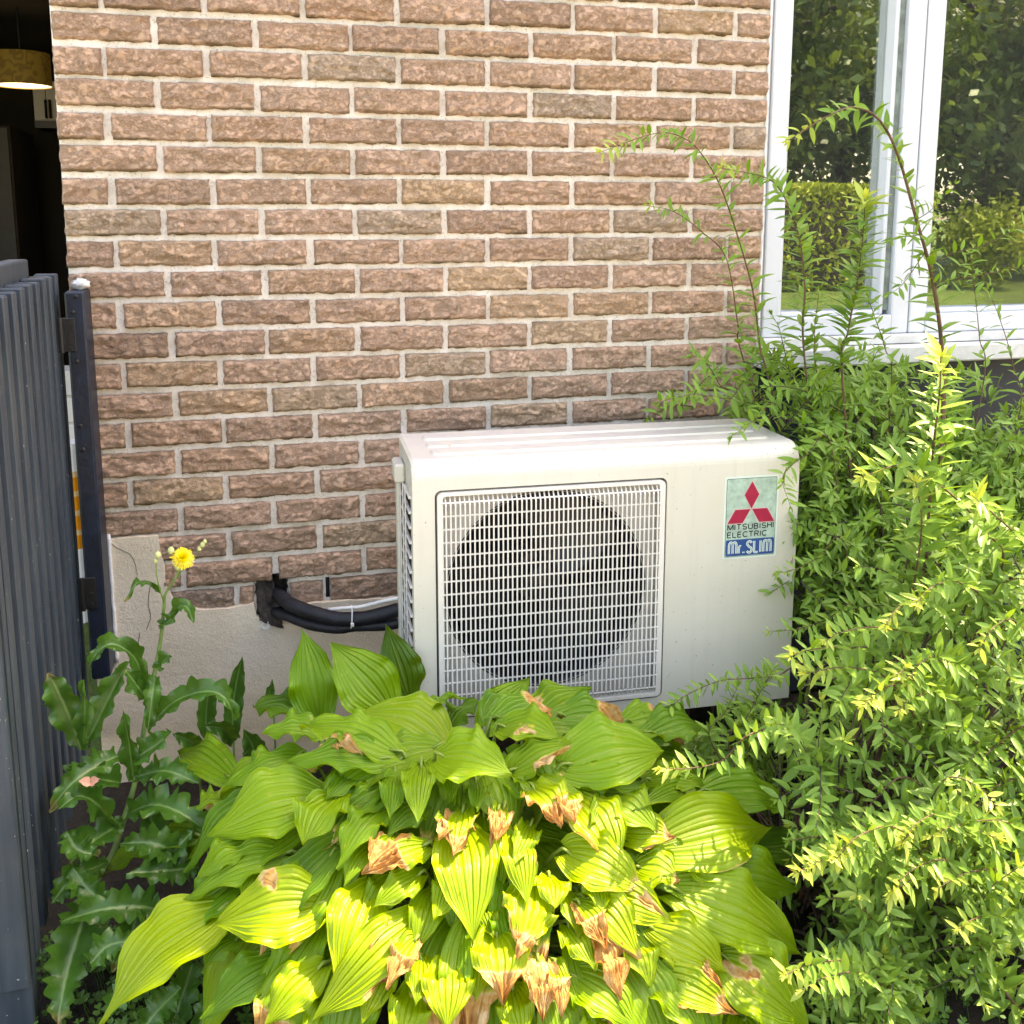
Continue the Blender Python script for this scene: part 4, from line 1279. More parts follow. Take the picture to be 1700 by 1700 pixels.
# bx,by, tx,ty, width(px), yellow, light, burn, options
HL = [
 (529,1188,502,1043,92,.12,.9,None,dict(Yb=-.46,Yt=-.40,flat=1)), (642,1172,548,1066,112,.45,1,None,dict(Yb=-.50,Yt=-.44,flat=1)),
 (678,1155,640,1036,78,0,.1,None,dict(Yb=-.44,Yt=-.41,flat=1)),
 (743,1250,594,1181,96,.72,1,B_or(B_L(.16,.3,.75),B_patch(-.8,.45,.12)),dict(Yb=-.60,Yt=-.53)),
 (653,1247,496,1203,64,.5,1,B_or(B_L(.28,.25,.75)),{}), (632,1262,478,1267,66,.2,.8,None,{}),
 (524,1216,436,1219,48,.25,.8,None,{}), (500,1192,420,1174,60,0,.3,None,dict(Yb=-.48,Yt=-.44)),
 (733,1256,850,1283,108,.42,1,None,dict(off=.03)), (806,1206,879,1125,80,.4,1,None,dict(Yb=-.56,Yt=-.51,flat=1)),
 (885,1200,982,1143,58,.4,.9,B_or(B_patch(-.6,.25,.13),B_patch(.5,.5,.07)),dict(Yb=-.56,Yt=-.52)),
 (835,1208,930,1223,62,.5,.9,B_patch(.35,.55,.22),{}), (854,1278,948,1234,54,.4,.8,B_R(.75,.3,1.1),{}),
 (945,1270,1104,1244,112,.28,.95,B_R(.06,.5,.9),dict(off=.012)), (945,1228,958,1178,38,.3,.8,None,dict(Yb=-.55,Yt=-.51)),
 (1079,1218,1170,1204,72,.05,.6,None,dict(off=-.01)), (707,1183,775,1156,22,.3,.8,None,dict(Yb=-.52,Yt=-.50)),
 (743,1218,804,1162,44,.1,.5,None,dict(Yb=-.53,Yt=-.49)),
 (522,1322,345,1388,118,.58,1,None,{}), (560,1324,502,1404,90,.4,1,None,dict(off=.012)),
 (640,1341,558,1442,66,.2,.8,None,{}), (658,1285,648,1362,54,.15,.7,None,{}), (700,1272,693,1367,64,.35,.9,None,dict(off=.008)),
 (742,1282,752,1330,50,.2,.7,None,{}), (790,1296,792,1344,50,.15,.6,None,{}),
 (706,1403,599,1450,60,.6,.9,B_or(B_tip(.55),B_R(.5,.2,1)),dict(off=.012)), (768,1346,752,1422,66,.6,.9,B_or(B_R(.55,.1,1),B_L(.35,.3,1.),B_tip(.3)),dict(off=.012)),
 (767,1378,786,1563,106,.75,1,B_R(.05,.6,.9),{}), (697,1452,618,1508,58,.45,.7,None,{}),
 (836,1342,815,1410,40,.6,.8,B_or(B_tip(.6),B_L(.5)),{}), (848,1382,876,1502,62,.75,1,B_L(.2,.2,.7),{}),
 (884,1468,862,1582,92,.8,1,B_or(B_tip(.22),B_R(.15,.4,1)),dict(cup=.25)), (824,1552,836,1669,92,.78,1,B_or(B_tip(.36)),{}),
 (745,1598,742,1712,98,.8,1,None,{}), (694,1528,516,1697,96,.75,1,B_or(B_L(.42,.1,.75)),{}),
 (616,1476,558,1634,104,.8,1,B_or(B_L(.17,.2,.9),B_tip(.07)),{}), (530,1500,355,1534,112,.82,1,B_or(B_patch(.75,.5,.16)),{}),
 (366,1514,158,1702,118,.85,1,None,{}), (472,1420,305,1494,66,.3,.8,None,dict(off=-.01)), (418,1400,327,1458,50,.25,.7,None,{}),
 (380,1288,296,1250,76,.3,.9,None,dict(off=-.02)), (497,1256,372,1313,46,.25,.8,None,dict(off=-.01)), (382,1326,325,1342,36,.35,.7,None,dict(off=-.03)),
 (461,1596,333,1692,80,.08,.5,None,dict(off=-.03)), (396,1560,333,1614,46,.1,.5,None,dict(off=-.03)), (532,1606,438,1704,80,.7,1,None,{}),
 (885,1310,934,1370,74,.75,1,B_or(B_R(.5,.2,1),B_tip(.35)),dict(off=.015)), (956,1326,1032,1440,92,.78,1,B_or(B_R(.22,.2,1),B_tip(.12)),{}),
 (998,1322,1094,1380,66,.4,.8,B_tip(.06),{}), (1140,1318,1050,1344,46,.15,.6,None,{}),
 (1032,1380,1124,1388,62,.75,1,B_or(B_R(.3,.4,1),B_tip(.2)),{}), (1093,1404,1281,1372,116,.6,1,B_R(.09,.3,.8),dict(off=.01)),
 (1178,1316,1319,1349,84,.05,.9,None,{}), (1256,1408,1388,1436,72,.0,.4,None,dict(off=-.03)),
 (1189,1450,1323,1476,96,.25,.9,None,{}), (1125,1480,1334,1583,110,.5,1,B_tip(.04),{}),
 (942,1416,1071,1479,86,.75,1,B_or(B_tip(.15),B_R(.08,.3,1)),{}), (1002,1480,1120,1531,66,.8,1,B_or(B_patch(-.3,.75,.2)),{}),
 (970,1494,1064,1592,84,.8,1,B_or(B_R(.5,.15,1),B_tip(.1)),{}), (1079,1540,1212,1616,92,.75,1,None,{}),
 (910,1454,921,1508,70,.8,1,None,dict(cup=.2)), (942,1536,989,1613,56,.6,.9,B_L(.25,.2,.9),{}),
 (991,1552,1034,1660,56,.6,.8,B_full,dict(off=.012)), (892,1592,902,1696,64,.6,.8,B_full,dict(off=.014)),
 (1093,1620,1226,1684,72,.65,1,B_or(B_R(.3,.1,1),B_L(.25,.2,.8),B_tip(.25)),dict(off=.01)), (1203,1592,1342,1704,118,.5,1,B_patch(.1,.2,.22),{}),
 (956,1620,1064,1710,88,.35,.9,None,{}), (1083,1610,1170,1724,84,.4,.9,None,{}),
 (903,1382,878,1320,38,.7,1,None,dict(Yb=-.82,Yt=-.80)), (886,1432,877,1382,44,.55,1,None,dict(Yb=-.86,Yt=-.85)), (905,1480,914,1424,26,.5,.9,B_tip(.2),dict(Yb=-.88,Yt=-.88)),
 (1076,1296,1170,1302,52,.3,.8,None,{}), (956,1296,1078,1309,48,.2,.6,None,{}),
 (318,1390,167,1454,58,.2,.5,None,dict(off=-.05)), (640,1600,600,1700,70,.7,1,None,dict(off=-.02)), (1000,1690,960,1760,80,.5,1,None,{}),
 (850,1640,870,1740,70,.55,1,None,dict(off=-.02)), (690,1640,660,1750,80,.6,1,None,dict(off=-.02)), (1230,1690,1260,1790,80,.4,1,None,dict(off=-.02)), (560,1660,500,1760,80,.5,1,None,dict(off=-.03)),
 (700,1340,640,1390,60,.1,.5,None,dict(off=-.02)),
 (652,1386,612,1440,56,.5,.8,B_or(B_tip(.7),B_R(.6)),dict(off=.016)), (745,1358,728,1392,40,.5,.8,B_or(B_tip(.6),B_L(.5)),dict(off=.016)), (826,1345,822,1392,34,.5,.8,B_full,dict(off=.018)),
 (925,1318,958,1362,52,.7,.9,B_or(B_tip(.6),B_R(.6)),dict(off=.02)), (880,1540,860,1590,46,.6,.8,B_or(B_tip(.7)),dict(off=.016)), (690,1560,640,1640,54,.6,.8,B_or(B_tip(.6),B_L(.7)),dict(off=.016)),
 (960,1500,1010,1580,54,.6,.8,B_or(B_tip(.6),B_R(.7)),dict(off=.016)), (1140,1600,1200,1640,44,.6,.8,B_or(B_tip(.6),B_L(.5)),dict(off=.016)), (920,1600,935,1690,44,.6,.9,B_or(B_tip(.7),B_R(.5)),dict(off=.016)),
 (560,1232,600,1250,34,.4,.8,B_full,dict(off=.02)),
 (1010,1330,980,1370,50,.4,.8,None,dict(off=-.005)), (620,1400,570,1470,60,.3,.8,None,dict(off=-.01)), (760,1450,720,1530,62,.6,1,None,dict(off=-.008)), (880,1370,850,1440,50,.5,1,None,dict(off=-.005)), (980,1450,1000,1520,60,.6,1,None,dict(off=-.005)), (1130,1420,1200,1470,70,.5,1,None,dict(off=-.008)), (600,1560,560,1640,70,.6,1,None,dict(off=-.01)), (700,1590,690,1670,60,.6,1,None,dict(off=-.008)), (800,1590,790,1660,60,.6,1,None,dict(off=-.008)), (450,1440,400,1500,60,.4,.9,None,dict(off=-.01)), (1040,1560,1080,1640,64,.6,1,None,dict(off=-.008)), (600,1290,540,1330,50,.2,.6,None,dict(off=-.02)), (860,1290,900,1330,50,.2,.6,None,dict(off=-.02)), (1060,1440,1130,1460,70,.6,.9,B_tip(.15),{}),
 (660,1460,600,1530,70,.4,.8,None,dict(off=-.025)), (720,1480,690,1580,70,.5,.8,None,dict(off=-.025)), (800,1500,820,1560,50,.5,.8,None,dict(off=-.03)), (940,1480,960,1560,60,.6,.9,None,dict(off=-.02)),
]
def hosta_leaf(b, t, N, w, yel, lig, burn, seed, flat=False, cup=0., petiole=True):
    g = MB()
    L = np.linalg.norm(t - b)
    mid = (b + t) / 2 + N * L * (.05 if flat else .13)
    tipd = t - N * L * (.0 if flat else .02)
    q1 = b * .72 + t * .28 + N * L * (.05 if flat else .115)
    blade(g, [b, q1, mid, tipd], N, w, hprof, 36, 18, fold=.10 + .14 * random.random(), ripple=.0012, veins=8, wav=.0045 + .006 * random.random(), wfreq=2.2 + random.random(), cord=.13, seed=seed, burn=burn, twist=random.uniform(-.35, .35), cup=cup)
    if petiole:
        d = unit(b - t)
        P = spline([b + N * .0 + (t - b) * .06, b + d * L * .12 - N * .012, b * .55 + CROWN * .45 + np.array([0, 0, -.03]), CROWN + np.array([random.uniform(-.05, .05), random.uniform(-.05, .05), 0])], 9)
        g.tube(P, np.linspace(.0022, .0042, 9), 6, uv=None, burn=0.)
    o = g.build('leaf', M['hosta'], hosta, smooth=True, loc=V(b))
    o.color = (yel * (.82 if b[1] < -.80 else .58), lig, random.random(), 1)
    return o
for i, (bx, by, tx, ty, w, yel, lig, burn, op) in enumerate(HL):
    off = op.get('off', 0.)
    b = at(bx, by, Y=op['Yb']) if 'Yb' in op else dome(bx, by, off - .035)
    t = at(tx, ty, Y=op['Yt']) if 'Yt' in op else dome(tx, ty, off + .012)
    m_ = (b + t) / 2
    dist = (m_ - CAM) @ _f
    N = unit([random.uniform(-.2, .2), -.85, .55]) if op.get('flat') else unit(dome_n(m_) + np.array([random.uniform(-.18, .18), random.uniform(-.18, .1), 0]))
    # foreshortening of the blade's width
    a = unit(t - b)
    s = unit(np.cross(a, N))
    vd = unit(m_ - CAM)
    fs = max(.55, math.sqrt(max(0, 1 - (s @ vd) ** 2)))
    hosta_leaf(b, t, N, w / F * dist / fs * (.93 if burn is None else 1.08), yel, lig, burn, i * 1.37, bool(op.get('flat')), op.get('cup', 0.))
# leaves of the lower layers, seen between the upper ones and in their shade
def under(k, r_rng, d0, d1, Lr, wr):
    a = random.uniform(0, 2 * math.pi)
    r0, L = random.uniform(*r_rng), random.uniform(*Lr)
    d = np.array([math.cos(a), math.sin(a) * .85, 0])
    b = np.array([HX, -.74, 0]) + d * r0
    t = b + d * L
    b[2], t[2] = dome_z(b[0], b[1]) - random.uniform(d0, d1), dome_z(t[0], t[1]) - random.uniform(d0, d1) - .01
    if max(b[1], t[1]) > -.60 or t[2] < .02 or t[0] < HX - .52 or t[0] > HX + .5: return
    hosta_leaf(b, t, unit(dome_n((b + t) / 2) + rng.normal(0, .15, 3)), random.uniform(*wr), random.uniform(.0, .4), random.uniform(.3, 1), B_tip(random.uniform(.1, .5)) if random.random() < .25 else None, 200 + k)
for k in range(75): under(k, (.06, .42), .045, .075, (.11, .17), (.075, .105))
for k in range(55): under(k, (.10, .42), .10, .17, (.13, .19), (.08, .11))

# ================================================================== SOW THISTLE AND OTHER WEEDS
def wprof(nl, depth, sd=0.):
    def f(v):
        v = min(1, max(0, v + .022 * nz(v * 6, sd, 1)))
        base = max(.03, math.sin(math.pi * min(1, v ** .8)) ** .7) if v < 1 else .02
        saw = (v * nl) % 1.0
        lobe = 1 - depth * (.75 + .6 * nz(int(v * nl) * 1.7, sd, 3)) * (1 - (saw / .72 if saw < .72 else (1 - saw) / .28))
        return base * lobe if v > .04 else .12
    return f
weed = thing('sow_thistle', V(at(160, 1500, Y=-.62)) * 1.0, 'tall weed with a yellow flower and jagged leaves beside the slate gate', 'weed')
weed.location.z = 0
WY = -.50
stem_px = [(303, 935, -.52), (290, 962, -.52), (275, 985, -.515), (272, 1010, -.51), (267, 1060, -.51), (258, 1110, -.51), (244, 1180, -.52), (226, 1290, -.54), (205, 1362, -.56), (186, 1420, -.58), (160, 1465, -.60)]
SP = [at(*p[:2], Y=p[2]) for p in stem_px]
SP.append(np.array([SP[-1][0] - .02, -.62, .0]))
MB().tube(spline(SP, 50), np.linspace(.0016, .0065, 50), 8).build('stem', M['wstem'], weed, smooth=True)
side = spline([at(272, 1000, Y=-.513), at(262, 965, Y=-.53), at(259, 940, Y=-.535), at(262, 925, Y=-.535)], 14)
MB().tube(side, .0013, 6).build('flower_stalk', M['wstem'], weed, smooth=True)
MB().tube(spline([at(288, 964, Y=-.52), at(318, 930, Y=-.51), at(335, 908, Y=-.51)], 10), .0011, 6).build('flower_stalk', M['wstem'], weed, smooth=True)
for (px, py, r_, Y) in ((262, 921, .0055, -.535), (258, 931, .0042, -.535), (284, 914, .0062, -.52), (336, 904, .0045, -.51), (331, 911, .0038, -.51), (340, 899, .0035, -.51), (297, 939, .0085, -.515)):
    c = at(px, py, Y=Y)
    MB().tube([c + np.array([0, 0, z]) * r_ for z in (-1.1, -.8, -.2, .5, .95, 1.1)], [r_ * k for k in (.25, .8, 1, .85, .5, .3)], 10).build('bud', M['bud'], weed, smooth=True)
fl = at(303, 926, Y=-.525)
g = MB()
fn = unit([.25, -.75, .75])
e1 = unit(np.cross(fn, [0, 0, 1.]))
e2 = np.cross(fn, e1)
for ring_, (L_, up_, nn) in enumerate(((.021, .12, 30), (.018, .4, 28), (.014, .75, 22), (.009, 1.2, 14), (.006, 1.8, 10))):
    for k in range(nn):
        a = 2 * math.pi * (k + random.random() * .6) / nn
        d = unit(e1 * math.cos(a) + e2 * math.sin(a) + fn * up_)
        s = unit(np.cross(d, fn)) * .0014
        l = L_ * random.uniform(.85, 1.1)
        p = fl + fn * .001 * ring_
        tip = p + d * l - fn * .25 * l * (1 - .15 * ring_) * (1 if ring_ < 2 else 0)
        mid_ = p + d * l * .55
        g.add([p - s * .5, p + s * .5, mid_ + s, mid_ - s, tip + s * .8, tip - s * .8], [(0, 1, 2, 3), (3, 2, 4, 5)])
g.build('flower_head', M['petal'], weed)
WL = [  # px points base..tip with Y, width px, lobes, depth
 ([(266,985,-.515),(240,966,-.53),(222,975,-.55),(208,1000,-.56)], 13, 5, .3), ([(272,1035,-.512),(298,1008,-.53),(312,1010,-.54),(321,1035,-.55)], 26, 5, .35), ([(268,1040,-.512),(282,1030,-.53),(300,1012,-.535)], 24, 5, .3),
 ([(242,1150,-.518),(225,1095,-.53),(190,1070,-.55),(165,1080,-.56),(147,1106,-.57)], 34, 8, .35), ([(243,1160,-.518),(225,1135,-.54),(205,1108,-.55)], 44, 5, .4), ([(262,1110,-.512),(272,1098,-.52),(286,1090,-.53)], 26, 4, .35),
 ([(258,1120,-.512),(252,1160,-.55),(245,1215,-.56)], 30, 6, .3), ([(246,1205,-.53),(290,1165,-.55),(340,1148,-.57),(372,1158,-.58),(392,1196,-.58)], 44, 9, .45),
 ([(135,1245,-.60),(115,1190,-.60),(95,1145,-.60),(80,1118,-.60)], 58, 7, .25), ([(138,1245,-.60),(165,1190,-.58),(190,1140,-.57),(214,1098,-.57)], 48, 8, .25), ([(138,1245,-.60),(141,1190,-.61),(140,1128,-.60)], 32, 4, .15),
 ([(222,1300,-.54),(215,1240,-.55),(205,1180,-.56)], 34, 6, .3), ([(196,1255,-.57),(160,1272,-.60),(120,1300,-.63),(80,1348,-.65)], 56, 8, .4), ([(225,1258,-.55),(255,1240,-.57),(285,1215,-.58)], 50, 6, .4),
 ([(190,1375,-.58),(165,1338,-.61),(130,1322,-.64),(95,1345,-.66)], 52, 7, .5), ([(212,1350,-.56),(255,1336,-.60),(300,1350,-.63),(348,1384,-.65)], 66, 9, .55),
 ([(160,1462,-.62),(140,1520,-.68),(118,1590,-.73),(104,1650,-.77),(95,1706,-.80)], 84, 11, .5), ([(330,1440,-.66),(280,1445,-.68),(210,1450,-.70)], 62, 8, .55), ([(268,1512,-.70),(230,1505,-.71),(170,1510,-.72),(100,1530,-.72)], 66, 9, .5),
 ([(250,1440,-.66),(290,1410,-.66),(320,1380,-.66)], 58, 7, .55), ([(205,1365,-.57),(150,1400,-.63),(110,1440,-.66)], 60, 8, .5), ([(225,1290,-.55),(275,1280,-.58),(330,1300,-.6)], 54, 8, .5),
 ([(200,1300,-.56),(150,1290,-.6),(105,1270,-.61)], 50, 7, .45), ([(180,1430,-.6),(120,1460,-.66),(85,1500,-.68)], 56, 8, .5), ([(230,1500,-.7),(215,1560,-.73),(185,1610,-.74)], 56, 7, .5), ([(300,1500,-.7),(290,1560,-.73),(262,1600,-.75)], 44, 7, .5), ([(320,1600,-.75),(300,1660,-.8),(280,1720,-.82)], 60, 6, .4),
 ([(150,1600,-.78),(180,1570,-.78),(230,1560,-.78)], 60, 7, .5), ([(330,1540,-.76),(280,1540,-.77),(225,1580,-.78)], 56, 7, .5), ([(120,1440,-.66),(150,1480,-.68),(190,1500,-.7)], 56, 7, .5), ([(300,1420,-.66),(255,1400,-.66),(200,1400,-.65)], 60, 8, .5), ([(250,1620,-.82),(215,1640,-.83),(170,1690,-.84)], 60, 7, .5), ([(110,1380,-.64),(130,1410,-.66),(165,1420,-.66)], 50, 7, .5), ([(300,1640,-.82),(260,1680,-.84),(230,1720,-.85)], 60, 7, .5), ([(390,1640,-.82),(350,1670,-.84),(320,1720,-.85)], 60, 7, .5),
 ([(240,1330,-.56),(262,1390,-.62),(272,1440,-.64)], 50, 7, .5)]
for i, (pts, w, nl, dep) in enumerate(WL):
    g = MB()
    C = [at(x, y, Y=Y) for x, y, Y in pts]
    D_ = (np.mean(C, axis=0) - CAM) @ _f
    d = unit(C[-1] - C[0])
    N = unit(np.array([random.uniform(-.25, .25), -.65, .75]))
    blade(g, C, N, w / F * D_ * .98, wprof(nl, dep * 1.1, i * 3.3), 8, nl * 7, fold=random.uniform(.25, .95), wav=.009, wfreq=nl * .45, asym=.025, seed=i * 2.1 + 50, twist=random.uniform(-.5, .5),
          burn=(lambda u, v: (v - .86) / .1) if i % 4 == 0 else None)
    g.build('leaf', M['weed'], weed, smooth=True, loc=V(C[0]))
# curled dark leaves against the render
dock = thing('curled_weed', V(at(395, 1230, Y=-.30)), 'dark curled upright leaves standing against the beige render', 'weed')
dock.location.z = 0
for (pts, w) in (([(388,1230,-.30),(386,1180,-.28),(393,1130,-.27),(402,1090,-.27)], 30), ([(345,1230,-.34),(342,1190,-.33),(346,1150,-.33),(352,1128,-.33)], 30), ([(388,1232,-.32),(370,1210,-.36),(336,1205,-.38)], 28), ([(330,1240,-.38),(312,1228,-.4),(288,1218,-.41)], 30), ([(455,1180,-.34),(447,1160,-.33),(452,1128,-.33)], 20), ([(420,1270,-.4),(420,1240,-.4),(404,1212,-.4)], 40)):
    g = MB()
    C = [at(x, y, Y=Y) for x, y, Y in pts]
    D_ = (np.mean(C, axis=0) - CAM) @ _f
    blade(g, C, [.1, -.9, .3], w / F * D_ * 1.1, wprof(6, .15), 10, 30, fold=.9, wav=.006, wfreq=4, seed=random.random() * 9)
    P = spline([C[0] + (C[1] - C[0]) * .05, C[0] * .6 + np.array([0, 0, -.05]) + np.array([C[0][0], C[0][1], 0]) * .4, np.array([C[0][0] + .01, C[0][1], 0])], 8)
    g.tube(P, .002, 6, burn=0.)
    g.build('leaf', M['weed'], dock, smooth=True, loc=V(C[0]))
# pale fallen petal lying on a thistle leaf
c = at(150, 1300, Y=-.635)
g = MB()
for (s_, a_) in ((1, .2), (-1, .5)):
    blade(g, [c, c + np.array([.008 * s_, -.004, .004 + .004 * a_]), c + np.array([.016 * s_, -.008, .006 * a_ + .008])], [0, -.7, .7], .016, lambda v: max(.1, math.sin(math.pi * min(.98, v + .1)) ** .6), 4, 6, fold=.4, wav=.002)
tag(g.build('fallen_petal', M['dry'], smooth=True, loc=V(c)), 'pinkish dry petal caught on a jagged weed leaf', 'petal')
# clover: nobody could count it
g = MB()
def clover(p, r_, tilt):
    n_ = unit(np.array([tilt[0], tilt[1], 1.0]))
    a0 = random.random() * 6
    x_ = unit(np.cross(n_, [0, 1, .1]))
    y_ = np.cross(n_, x_)
    va = random.random()
    for k in range(3):
        a = a0 + k * 2.094
        d, s = x_ * math.cos(a) + y_ * math.sin(a), -x_ * math.sin(a) + y_ * math.cos(a)
        vv = [p, p + d * r_ * .55 + s * r_ * .5, p + d * r_ + s * r_ * .34, p + d * r_ * .86, p + d * r_ - s * r_ * .34, p + d * r_ * .55 - s * r_ * .5]
        vv = [q_ + n_ * r_ * .15 * (i in (1, 2, 4, 5)) for i, q_ in enumerate(vv)]
        g.add(vv, [(0, 1, 2, 3), (0, 3, 4, 5)], vary=va)
    g.tube([p, np.array([p[0] + .01, p[1], .0])], .0007, 3, caps=False, vary=va)
for k in range(1300):
    x = random.choice([random.gauss(-.05, .12), random.gauss(-.05, .12), random.uniform(.6, 1.3), random.uniform(-.5, 1.5)])
    y = random.uniform(-1.25, -.55) if x < .3 else random.uniform(-1.2, -.5)
    clover(np.array([x, y, random.uniform(.02, .07)]), random.uniform(.009, .014), (random.uniform(-.4, .4), random.uniform(-.5, .1)))
tag(g.build('clover', M['clover']), 'low clover covering the soil between the larger plants', 'clover', kind='stuff')

# ================================================================== SHRUBS
def leaf_tpl(fold, bend, wid):
    n = 5
    v = []
    for i in range(n + 1):
        t = i / n
        w = wid * (math.sin(math.pi * min(1, t ** .85)) ** .85 if 0 < t < 1 else .0) + .006
        z = -bend * t * t
        v += [(t, -w, z + fold * w), (t, 0, z), (t, w, z + fold * w)]
    f = []
    for i in range(n):
        for j in range(2): f.append((i * 3 + j, i * 3 + j + 1, i * 3 + j + 4, i * 3 + j + 3))
    return np.array(v), f
TPL = [leaf_tpl(.35, .10, .135), leaf_tpl(.5, .22, .12), leaf_tpl(.2, -.05, .15), leaf_tpl(.6, .3, .14), leaf_tpl(.3, .05, .11)]
LEAFM = {}
def leaf_mesh(k, ti, va):
    key = (k, ti, va)
    if key not in LEAFM:
        v, f = TPL[k]
        LEAFM[key] = MB().add(v, f, tint=ti / 3, vary=va / 2).build('leaf', M['shrub'], link=False, smooth=True)
    return LEAFM[key]

class Shrub:
    def __init__(self, root, label, dy=0.):
        self.dy = dy
        self.o = thing('arching_shrub', V(root), label, 'shrub', 'shrubs')
        self.root = np.array(root, float)
        self.leaves = []
        self.tw = MB()
    def grow(self, P, L0, L1, step, tint_tip=.8, start=.0, droop=.2, tint0=0., spread=1.0, lean=.35):
        """opposite pairs of leaves along P, from start of the stem to its tip"""
        seg = np.linalg.norm(np.diff(P, axis=0), axis=1)
        cum = np.concatenate([[0], np.cumsum(seg)])
        tot = cum[-1]
        s = start * tot
        ph = random.uniform(0, 3)
        while s < tot:
            i = min(np.searchsorted(cum, s), len(P) - 1)
            i = max(1, i)
            k = (s - cum[i - 1]) / max(seg[i - 1], 1e-9)
            p = P[i - 1] * (1 - k) + P[i] * k
            t = unit(P[i] - P[i - 1])
            a = unit(np.cross(t, [.3, -.9, .3]))
            b = np.cross(t, a)
            rel = s / tot
            for sg in (1, -1):
                if random.random() < .10: continue
                an = ph + random.uniform(-.8, .8)
                d0 = a * math.cos(an) * sg + b * math.sin(an) * sg
                lf = lean + .55 * max(0, rel - .75)
                d = unit(d0 * spread + t * (lf + random.uniform(-.1, .25)) + np.array([0, 0, .12 - droop * random.random()]))
                n = unit(np.array([0, 0, 1.]) * .9 + t * .35 + np.array([0, -.25, 0]) + rng.normal(0, .22, 3))
                n = unit(n - d * (n @ d))
                L = 1.45 * (L0 * (1 - rel) + L1 * rel) * random.uniform(.62, 1.25)
                ti = min(1, max(0, tint0 + (tint_tip * max(0, (rel - .80) / .20)) ** 1.0 + random.uniform(-.1, .08)))
                self.leaves.append((p, d, n, L, ti, random.random(), random.randrange(5)))
            ph += 1.57
            s += 1.08 * step * (1 - .35 * rel) * random.uniform(.8, 1.2)
        # tuft at the tip
        for k in range(5):
            t = unit(P[-1] - P[-2])
            d = unit(t + rng.normal(0, .45, 3))
            n = unit(np.cross(d, rng.normal(0, 1, 3)))
            self.leaves.append((P[-1], d, n, L1 * random.uniform(.6, 1.), min(1, tint0 + tint_tip), random.random(), 0))
    def stem(self, pts, L0, L1, step, r0=.0035, root=True, obj=True, mat=None, **k):
        r0 *= .72
        pts = [(x, y, Y + self.dy) for x, y, Y in pts]
        C = [at(x, y, Y=Y) for x, y, Y in pts]
        n0 = 0
        if root:
            a = C[0]
            rt = self.root + np.array([random.uniform(-.08, .08), random.uniform(-.05, .05), 0])
            mid_ = rt * .4 + a * .6
            mid_[2] = a[2] * .5
            C = [rt, mid_] + C
        P = spline(C, 14 + 7 * len(C))
        g = MB() if obj else self.tw
        g.tube(P, np.linspace(r0 * (1.5 if root else 1), r0 * .35, len(P)), 6)
        if obj: g.build('stem', mat or M['stem'], self.o, smooth=True)
        # leaves from the first traced point on
        i0 = int(np.argmin(np.linalg.norm(P - at(*pts[0][:2], Y=pts[0][2]), axis=1)))
        self.grow(P[i0:], L0, L1, step, **k)
    def finish(self, nmax=298):
        ls = self.leaves
        scr = []
        for l in ls:
            c = l[0] + l[1] * l[3] * .5
            dv = c - CAM
            z = dv @ _f
            tip = l[0] + l[1] * l[3]
            pa = np.array([(l[0] - CAM) @ _r, (l[0] - CAM) @ _u]) / ((l[0] - CAM) @ _f) * F
            pb_ = np.array([(tip - CAM) @ _r, (tip - CAM) @ _u]) / ((tip - CAM) @ _f) * F
            x, y = (pa[0] + pb_[0]) / 2 + PPX, PPY - (pa[1] + pb_[1]) / 2
            vis = 0 < x < 1700 and 0 < y < 1700
            scr.append((np.linalg.norm(pa - pb_) * l[3] * (1.0 if vis else 0) + (-(c[1]) * .3 if vis else -9)))
        order = np.argsort(scr)[::-1]
        top = set(order[:nmax].tolist())
        g = MB()
        bt_ = [np.array(v) for v, f in TPL]
        VV, TT, VA, FF, k0 = [], [], [], [], 0
        inv = Matrix.Translation(-wloc(self.o))
        for i, (p, d, n, L, ti, va, k) in enumerate(ls):
            s = np.cross(n, d)
            if i in top:
                m = Matrix(((d[0] * L, s[0] * L, n[0] * L, p[0]), (d[1] * L, s[1] * L, n[1] * L, p[1]), (d[2] * L, s[2] * L, n[2] * L, p[2]), (0, 0, 0, 1)))
                mk('leaf', leaf_mesh(k, int(round(ti * 3)), int(round(va * 2))), self.o, mtx=inv @ m)
            else:
                v = bt_[k]
                VV.append(p + L * (v[:, :1] * d + v[:, 1:2] * s + v[:, 2:] * n))
                TT.append(np.full(len(v), ti))
                VA.append(np.full(len(v), va))
                FF += [tuple(j + k0 for j in q_) for q_ in TPL[k][1]]
                k0 += len(v)
        if VV:
            g.add(np.vstack(VV), FF, tint=np.concatenate(TT), vary=np.concatenate(VA))
            tag(g.build('foliage', M['shrub'], self.o, smooth=True), kind='stuff')
        if self.tw.n: tag(self.tw.build('twigs', M['twig'], self.o, smooth=True), kind='stuff')

